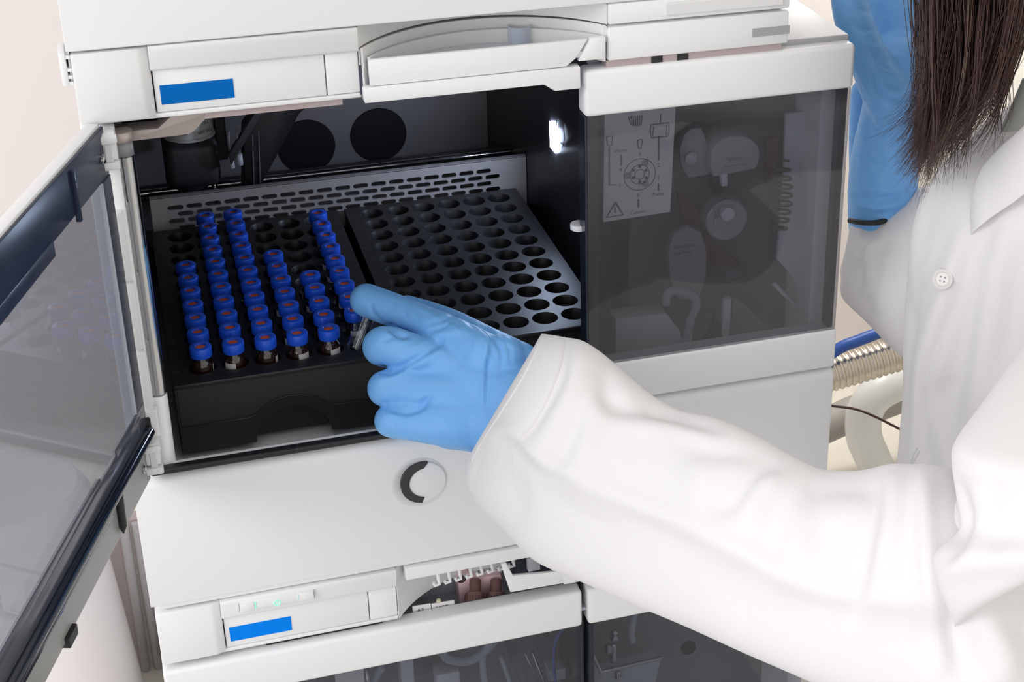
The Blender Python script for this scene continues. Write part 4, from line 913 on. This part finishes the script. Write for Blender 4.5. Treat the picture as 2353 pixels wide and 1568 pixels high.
# cuff seam: stitched line that follows the surface
from mathutils.bvhtree import BVHTree
def on_surface(ob, pts, lift=0.25):
    bvh = BVHTree.FromPolygons([v.co for v in ob.data.vertices], [p.vertices for p in ob.data.polygons]); o_ = Vector((CAM - ORG[ob])*MM); out = []
    for u, v in pts:
        d = Vector(at(u, v, dep=1000) - CAM).normalized(); h = bvh.ray_cast(o_, d)
        if h[0] is not None: out.append((h[0] - d*lift*MM)/MM + Vector(ORG[ob]))
    return out
sp = on_surface(coat, cr([(1297, 776), (1290, 830), (1266, 900), (1232, 965), (1196, 1010), (1184, 1030), (1180, 1060), (1190, 1120), (1200, 1170)], 8), 0.1)
if len(sp) > 4: fin('cuff_seam', tube(B(), sp, 0.42, 6), COAT, coat, smooth=True)
sp = on_surface(coat, cr([(1250, 776), (1236, 800), (1200, 870), (1150, 950), (1105, 1020), (1084, 1060)], 8), 0.0)
if len(sp) > 4: fin('cuff_hem', tube(B(), sp, 0.5, 6), COAT, coat, smooth=True)

# --- right upper arm sleeve, overlapping the elbow ---------------------------
bm = B()
st = [(2520, 420, 2900, 560, 860, 860), (2430, 640, 2860, 780, 800, 790), (2353, 785, 2800, 920, 752, 735), (2272, 905, 2740, 1050, 715, 690), (2196, 1012, 2690, 1150, 690, 660), (2188, 1070, 2650, 1220, 684, 650),
      (2198, 1150, 2630, 1260, 678, 645), (2205, 1215, 2600, 1280, 674, 642), (2148, 1275, 2570, 1290, 672, 640), (2160, 1350, 2530, 1290, 670, 642), (2192, 1420, 2470, 1290, 672, 648), (2203, 1438, 2440, 1270, 690, 664), (2240, 1400, 2420, 1260, 704, 690, 0.4)]
ring_loft(bm, st, 96, 10, 0.62, False, True)
sculpt(bm, [([(2195, 1110), (2215, 1190), (2200, 1250), (2160, 1290)], 26, -5.5), ([(2260, 1100), (2265, 1200), (2200, 1290)], 44, 4.5), ([(2353, 1060), (2300, 1200), (2230, 1330)], 60, -2.5), ([(2180, 1300), (2280, 1290), (2400, 1200)], 30, 2.0)])
smooth_mesh(bm, 1, 0.5)
fin('sleeve', bm, COAT, coat, smooth=True, angle=180)
bm = B()
st = [(2225, 1128, 2310, 1100, 712, 702), (2160, 1150, 2290, 1150, 706, 692), (2130, 1205, 2270, 1210, 700, 684), (2128, 1250, 2260, 1260, 698, 684), (2140, 1292, 2250, 1310, 698, 684), (2168, 1380, 2250, 1340, 700, 690)]
ring_loft(bm, st, 40, 8, 0.6, True, True); fin('elbow_fold', bm, COAT, coat, smooth=True, angle=180)

# --- torso of the coat --------------------------------------------------------
bm = B()
st = [(2470, 165, 2760, 175, 890, 895, 0.5), (2310, 250, 2900, 260, 897, 900, 0.5), (2215, 330, 2990, 380, 895, 900, 0.55), (2140, 420, 3040, 520, 895, 900, 0.6), (2106, 520, 3060, 640, 898, 905, 0.6), (2088, 640, 3070, 770, 905, 910, 0.6), (2078, 780, 3070, 910, 915, 918, 0.6),
      (2078, 900, 3060, 1040, 922, 925, 0.6), (2068, 1030, 3050, 1170, 930, 935, 0.6), (2064, 1160, 3050, 1300, 940, 945, 0.62), (2100, 1400, 3060, 1560, 960, 965, 0.62), (2230, 1800, 3100, 1950, 990, 995, 0.62), (2300, 2300, 3130, 2450, 1030, 1040, 0.6)]
ring_loft(bm, st, 160, 10, 0.6, True, True)
sculpt(bm, [
    ([(2128, 1095), (2122, 960), (2126, 870), (2148, 800), (2188, 690), (2210, 610), (2232, 530)], 9, -6.0, 'edge'), ([(2235, 520), (2214, 610), (2194, 690), (2155, 800), (2133, 870), (2129, 960), (2135, 1090)], 9, -3.0), ([(2085, 1000), (2092, 850), (2100, 700), (2120, 560), (2150, 450)], 14, -1.6), ([(2212, 540), (2185, 640), (2150, 740), (2118, 860), (2110, 1000), (2108, 1090)], 24, 4.5),
    ([(2250, 600), (2200, 740), (2160, 840), (2148, 930), (2175, 1080)], 18, 5.0), ([(2088, 480), (2080, 600), (2085, 700), (2102, 750)], 7, -1.6), ([(2190, 870), (2170, 920), (2185, 990)], 26, -5.0),
    ([(2280, 500), (2240, 640), (2215, 800), (2200, 960)], 24, -4.0), ([(2310, 520), (2270, 680), (2250, 860), (2220, 1000)], 30, 4.0), ([(2345, 600), (2330, 720), (2300, 860)], 22, -4.0),
    ([(2312, 550), (2335, 590), (2360, 620)], 7, -2.0), ([(2150, 430), (2110, 520), (2100, 620)], 22, 2.5), ([(2190, 600), (2160, 620), (2135, 680)], 10, 1.2)])
smooth_mesh(bm, 1, 0.4)
cb = fin('coat_body', bm, COAT, coat, smooth=True, angle=180)
# lapel folded back over the chest
bm = B()
st = [(2430, 215, 2460, 380, 826, 826, 0.2), (2353, 288, 2380, 428, 834, 832, 0.16), (2300, 335, 2330, 465, 840, 838, 0.14), (2262, 375, 2285, 495, 847, 845, 0.12), (2242, 415, 2255, 518, 852, 850, 0.12), (2232, 460, 2238, 532, 856, 855, 0.12), (2226, 520, 2228, 546, 862, 861, 0.12)]
ring_loft(bm, st, 40, 8, 0.3, True, True); fin('lapel', bm, COAT, coat, smooth=True, angle=180)
# button on the placket
P = np.array(on_surface(cb, [(2166, 642)], 1.6)[0]); n_ = Vector(CAM - P).normalized(); n_ = (n_ + Vector((-0.35, 0, 0.1))).normalized()
bm = B(); lathe(bm, [(0, .2), (3.4, .2), (4.0, .9), (4.9, 1.2), (5.6, .9), (5.7, 0)], P, 28, n_); bt = fin('button', bm, mat('pearl_white_button', (0.78, 0.77, 0.76), 0.25), coat, 'pearly white coat button', smooth=True)
u_, w_ = frame_of(n_); bm = B()
for a_, b_ in ((1, 1), (1, -1), (-1, 1), (-1, -1)): lathe(bm, [(0.5, .35), (0, .36)], Vector(P) + u_*a_*1.1 + w_*b_*1.1, 8, n_)
fin('button_hole', bm, GREYP, bt)
bm = B()
tube(bm, cr(on_surface(cb, ((2108, 1030), (2098, 1050), (2092, 1075), (2100, 1062), (2112, 1038))), 5), 0.4, 6); tube(bm, on_surface(cb, ((2112, 1070), (2098, 1088))), 0.6, 6)
fin('buttonhole_stitching', bm, WHITE2, coat)

# --- left sleeve (far arm) and glove -------------------------------------------
bm = B()
st = [(1962, 520, 1935, 610, 985, 985, 0.8), (1957, 515, 1931, 620, 980, 980, 0.8), (1958, 512, 1932, 640, 975, 975, 0.8), (2000, 510, 1936, 686, 972, 972, 0.75), (2060, 470, 1990, 740, 968, 968, 0.7), (2120, 430, 2080, 826, 966, 966, 0.62), (2220, 430, 2180, 860, 966, 966, 0.6), (2330, 450, 2320, 880, 966, 966, 0.5)]
ring_loft(bm, st, 72, 10, 0.8, False, True)
sculpt(bm, [([(1946, 556), (1962, 596), (1982, 604), (2000, 572), (2036, 556), (2070, 585), (2090, 640)], 7, -5.0, 'edge'), ([(1975, 520), (1985, 560), (2000, 600), (1985, 690)], 12, 3.0), ([(1950, 590), (1962, 600), (1975, 590), (1990, 560)], 9, -2.5), ([(2005, 525), (2030, 550), (2060, 570), (2075, 600)], 8, -2.2), ([(1990, 610), (1985, 680), (2010, 720)], 18, -2.4), ([(2030, 560), (2010, 640), (2030, 720)], 30, 2.4)])
smooth_mesh(bm, 1, 0.4); fin('sleeve', bm, COAT, coat, smooth=True, angle=180)
bm = B(); tube(bm, cr([at(1952, 507, dep=960), at(1980, 512, dep=951), at(2015, 512, dep=950), at(2046, 503, dep=956)], 6), 1.7, 8); fin('cuff_gap_shade', bm, BLACK, per, 'black band painting the shaded gap at the left cuff', smooth=True)  # black tube added to paint the shaded gap between glove and cuff
bm = B()
limb(bm, [(2030, 600, 62, 985), (2026, 520, 76, 975), (2028, 440, 80, 968), (2034, 370, 80, 962), (2050, 300, 80, 956), (2064, 230, 80, 950), (2070, 160, 84, 950)])      # wrist and heel of the hand
limb(bm, [(2066, 260, 62, 940), (2024, 190, 54, 934), (1990, 120, 46, 930), (1962, 50, 44, 930), (1950, -10, 42, 932), (1948, -60, 38, 936)])   # thumb
limb(bm, [(2070, 200, 80, 958), (2085, 100, 86, 966), (2060, 0, 80, 972), (2040, -80, 70, 975)])                                # palm
limb(bm, [(2000, 60, 40, 985), (1950, 0, 40, 985), (1935, -90, 38, 985), (1950, -170, 34, 985)])                                 # index finger
limb(bm, [(2040, -40, 44, 985), (2010, -130, 42, 985), (2010, -220, 38, 985)])
limb(bm, [(2090, -40, 44, 985), (2080, -130, 42, 985), (2085, -215, 36, 985)])
limb(bm, [(2130, -20, 40, 980), (2140, -100, 38, 982), (2150, -170, 33, 985)])
limb(bm, [(1985, 420, 34, 985), (1980, 300, 30, 985), (1985, 210, 30, 980)])
bm = remesh(bm, 1.5, 6)
fl = [([(1960, 470), (2020, 478), (2090, 462)], 7, 2.0), ([(1965, 450), (2030, 455), (2095, 440)], 7, -1.4), ([(1962, 490), (2010, 496), (2070, 485)], 6, -1.4), ([(1975, 440), (2010, 432), (2080, 432)], 8, 1.0),
      ([(2010, 170), (2020, 210), (2040, 225), (2100, 230)], 8, -2.2), ([(1998, 150), (2040, 168), (2090, 170)], 6, 1.0), ([(2005, 175), (2050, 190), (2095, 190)], 6, -1.0), ([(2005, 128), (2040, 142), (2085, 140)], 6, -0.9), ([(1985, 100), (2010, 110), (2040, 112)], 6, 0.8),
      ([(1990, 340), (1998, 280), (2016, 240)], 7, -1.0), ([(2010, 240), (2050, 275), (2115, 270)], 7, -1.4), ([(2000, 260), (2040, 310), (2080, 340)], 7, 0.9), ([(1990, 290), (2020, 350), (2060, 400)], 8, -0.9), ([(2040, 250), (2075, 290), (2100, 320)], 8, 0.9),
      ([(1960, 0), (1975, 20), (2000, 30)], 6, -0.8), ([(1960, 60), (1985, 70), (2010, 66)], 6, -0.8), ([(1985, 330), (1975, 400), (1985, 440)], 9, 1.0)]
rw = random.Random(4)
for _ in range(34):
    u = rw.uniform(1975, 2100); v = rw.uniform(120, 490); L_ = rw.uniform(20, 50); a = rw.gauss(0.25, 0.45)
    fl.append(([(u-L_*math.cos(a), v-L_*math.sin(a)), (u, v+rw.gauss(0, 4)), (u+L_*math.cos(a), v+L_*math.sin(a))], rw.uniform(3.5, 6), rw.choice((-1, 1))*rw.uniform(0.5, 1.0)))
sculpt(bm, fl); smooth_mesh(bm, 1, 0.2)
fin('glove', bm, GLOVE, per, 'wrinkled blue glove of the left hand', smooth=True, angle=180)

# --- body (mostly hidden by coat and gloves): one continuous skin ---------------
def skin_body():
    J = {}; E = []
    def J_(k, p, r_, par=None):
        J[k] = (np.array(p, float), r_, len(J));
        if par: E.append((par, k))
    hip = np.array([440, -330, -330.0]); chest = at(2570, 470, dep=900); neck = at(2590, 170, dep=892); head = at(2575, -370, dep=858)
    J_('hip', hip, 74); J_('waist', (hip+chest)/2 + np.array([0, 0, 20]), 60, 'hip'); J_('chest', chest, 62, 'waist')
    J_('neckbase', neck, 46, 'chest'); J_('neck', neck*0.62 + head*0.38, 43, 'neckbase'); J_('headlow', neck*0.30 + head*0.70, 60, 'neck'); J_('head', head + np.array([0, 0, 6]), 76, 'headlow'); J_('crown', head + np.array([6, 0, 55]), 60, 'head')
    for k, pts in (('r', [(at(2700, 560, dep=835), 40), (at(2530, 930, dep=742), 36), (at(2400, 1400, dep=708), 31), (at(1700, 1230, dep=768), 27), (at(1240, 940, dep=842), 20)]), ('l', [(at(2560, 520, dep=960), 38), (at(2300, 660, dep=966), 32), (at(2060, 590, dep=980), 22), (at(2030, 500, dep=974), 18)])):
        pr_ = 'chest'
        for i, (p, r_) in enumerate(pts): J_(k+str(i), p, r_, pr_); pr_ = k+str(i)
    for k, s in (('ra', -1), ('la', 1)):
        a = hip + np.array([0, 55*s, -90]); J_(k+'0', a, 62, 'hip'); J_(k+'1', (a[0]+8, a[1], -680), 50, k+'0'); J_(k+'2', (a[0]+20, a[1], FLOORZ+75), 36, k+'1'); J_(k+'3', (a[0]-70, a[1], FLOORZ+32), 30, k+'2'); J_(k+'4', (a[0]-120, a[1], FLOORZ+24), 22, k+'3')
    me = bpy.data.meshes.new('body'); me.from_pydata([tuple(v[0]*MM) for v in J.values()], [(J[a][2], J[b][2]) for a, b in E], [])
    o = bpy.data.objects.new('tmp', me); COL.objects.link(o); m_ = o.modifiers.new('skin', 'SKIN'); m_.use_smooth_shade = True
    for sv, (p, r_, i) in zip(me.skin_vertices[0].data, J.values()): sv.radius = (r_*MM, r_*MM); sv.use_root = (i == 0)
    ss = o.modifiers.new('sub', 'SUBSURF'); ss.levels = 2; ss.render_levels = 2
    bpy.context.view_layer.update(); me2 = bpy.data.meshes.new_from_object(o.evaluated_get(bpy.context.evaluated_depsgraph_get())); bpy.data.objects.remove(o); bpy.data.meshes.remove(me)
    org = Vector(ORG[per]*MM)
    b = bmesh.new(); b.from_mesh(me2); bpy.data.meshes.remove(me2)
    hc = Vector(J['head'][0]*MM)
    # face: nose, brow and chin pushed out on the side that looks at the instrument
    fdir = Vector((-0.95, 0.30, 0)).normalized(); sdir = Vector((0.30, 0.95, 0)).normalized()
    for v in b.verts:
        d = v.co - hc
        if d.length < 0.13 and d.dot(fdir) > 0.02:
            s_, z_ = d.dot(sdir), d.z
            v.co += fdir*(0.018*math.exp(-(s_/0.012)**2 - ((z_+0.02)/0.022)**2) + 0.008*math.exp(-(s_/0.02)**2 - ((z_+0.085)/0.02)**2) - 0.006*math.exp(-((abs(s_)-0.03)/0.014)**2 - ((z_-0.012)/0.012)**2))
    for v in b.verts: v.co -= org
    for f in b.faces: f.smooth = True
    nz = J['neckbase'][0][2]*MM - org.z - 0.01
    for f in b.faces: f.material_index = 0 if f.calc_center_median().z > nz else 1
    me3 = bpy.data.meshes.new('body'); b.to_mesh(me3); b.free(); ob = link('body', me3, SKIN, per); me3.materials.append(COAT); return J
BJ = skin_body()
HC = BJ['head'][0]
fd = np.array([-0.95, 0.30, 0]); sd = np.array([0.30, 0.95, 0])
bm = B()
for s in (-1, 1): blob(bm, HC + fd*70 + sd*s*30 + np.array([0, 0, 12]), 11)
fin('eyes', bm, mat('eye_white', (0.7, 0.68, 0.66), 0.2), per)
fin('mouth', tube(B(), cr([HC + fd*74 + sd*s + np.array([0, 0, -52 - abs(s)*0.05]) for s in (-22, -8, 0, 8, 22)], 4), 4, 8), mat('lip', (0.5, 0.18, 0.17), 0.4), per)
# knitted collar under the coat
bm = B()
st = [(2290, 360, 2370, 360, 880, 880), (2300, 300, 2400, 300, 878, 878), (2325, 240, 2440, 240, 876, 876), (2350, 180, 2470, 190, 876, 876)]
ring_loft(bm, st, 32, 6, 0.6, True, True); fin('knit_collar', bm, KNIT, per, 'grey-green knit collar', smooth=True)

# --- hair: tapered locks plus loose strands falling in front of the shoulder ------
GUIDE = np.array([[(2108, -260), (2108, 0), (2116, 140), (2112, 260), (2090, 350)], [(2140, -260), (2135, 0), (2138, 150), (2128, 270), (2098, 385)],
                  [(2180, -260), (2170, 0), (2158, 160), (2150, 300), (2124, 440)], [(2225, -260), (2215, 0), (2196, 160), (2178, 290), (2134, 430)],
                  [(2280, -260), (2268, 0), (2248, 150), (2220, 270), (2160, 385)], [(2330, -260), (2318, 0), (2296, 140), (2268, 260), (2195, 365)], [(2390, -260), (2368, 0), (2336, 130), (2306, 230), (2232, 350)]], float)
GUIDE = np.concatenate([np.array([[(2370+32*i, -600)] for i in range(7)], float), GUIDE], axis=1)
def gpos(t, k):
    t = min(max(t, 0), len(GUIDE)-1.001); i = int(t); f = t-i; return GUIDE[i][k]*(1-f) + GUIDE[i+1][k]*f
def hair(name, clumps, per_clump, r0, spread, tip, m, seed, t0=0.0, t1=6.0, label=None, vmax=0, stray=0.0):
    rnd = random.Random(seed); bm = B()
    for c_ in range(clumps):
        tc = t0 + (t1-t0)*rnd.random(); dc = 795 + 85*rnd.random(); lc = rnd.gauss(-14, 38); wob = rnd.gauss(0, 12); ph = rnd.random()*6; tipu = rnd.gauss(-4, tip*1.5) - stray*rnd.random()
        for i in range(per_clump):
            tj = rnd.gauss(0, 1); d = dc + rnd.gauss(0, 5); off = rnd.gauss(0, spread); L = 1 - abs(rnd.gauss(0, 0.10)); fl = tipu + rnd.gauss(0, tip*0.45); pts = []
            for k in range(7):
                kk = k*5/6; k0 = min(4, int(kk)); f = kk-k0; t = tc + tj*(0.24, 0.20, 0.18, 0.15, 0.11, 0.08, 0.05)[k]
                a, b = gpos(t, k0), gpos(t, k0+1); u, v = a*(1-f) + b*f
                w = (1.0, 1.0, 1.0, 0.95, 0.75, 0.5, 0.3)[k]; v2 = v if v < 0 else v*L + lc*(k/6)
                pts.append((u + off*w + wob*math.sin(k*1.25 + ph) + fl*(0, 0, 0, 0.03, 0.08, 0.32, 1.25)[k] + rnd.gauss(0, 2.0), v2 - (abs(fl)*0.3 if k == 6 else 0), d + rnd.gauss(0, 2)))
            C = cr(np.array(pts), 4); P = [at(c[0], c[1], dep=c[2]) for c in C]; n_ = len(P)
            rr = r0*(0.6+0.8*rnd.random()); R_ = [rr*max(0.15, 1-(q/(n_-1))**3) for q in range(n_)]
            tube(bm, P, R_, 3, cap=False)
    return fin(name, bm, m, per, label, smooth=True, angle=180)
for args, kw in ((('hair', 52, 13, 0.44, 5, 18, HAIRM, 3, 1.2, 6.0), dict(label='long dark brown hair')), (('fine_strands', 64, 9, 0.26, 9, 20, HAIRM, 5, 0.5, 6.0), {}), (('loose_strands', 30, 6, 0.22, 9, 16, HAIRM, 8, 0.0, 1.3), dict(stray=34)),
                 (('thick_lock', 7, 12, 0.7, 4, 5, HAIRM, 21, 1.2, 1.7), {}), (('light_strands', 22, 4, 0.32, 5, 8, HAIRL, 9, 1.7, 4.6), {})):  # light strands carry backlight in their colour
    o_ = hair(*args, **kw); o_['kind'] = 'stuff'
# scalp cap of hair
bm = B(); J_ = BJ; c = HC + np.array([16, -6, 20]); prof = [(92*math.sin(math.pi*i/16), -100*math.cos(math.pi*i/16)) for i in range(6, 17)]; prof[-1] = (0, 100)
lathe(bm, prof, c, 36, (0.2, 0, 1)); fin('hair_cap', bm, HAIRM, per, smooth=True, angle=180)
bpy.context.view_layer.update()
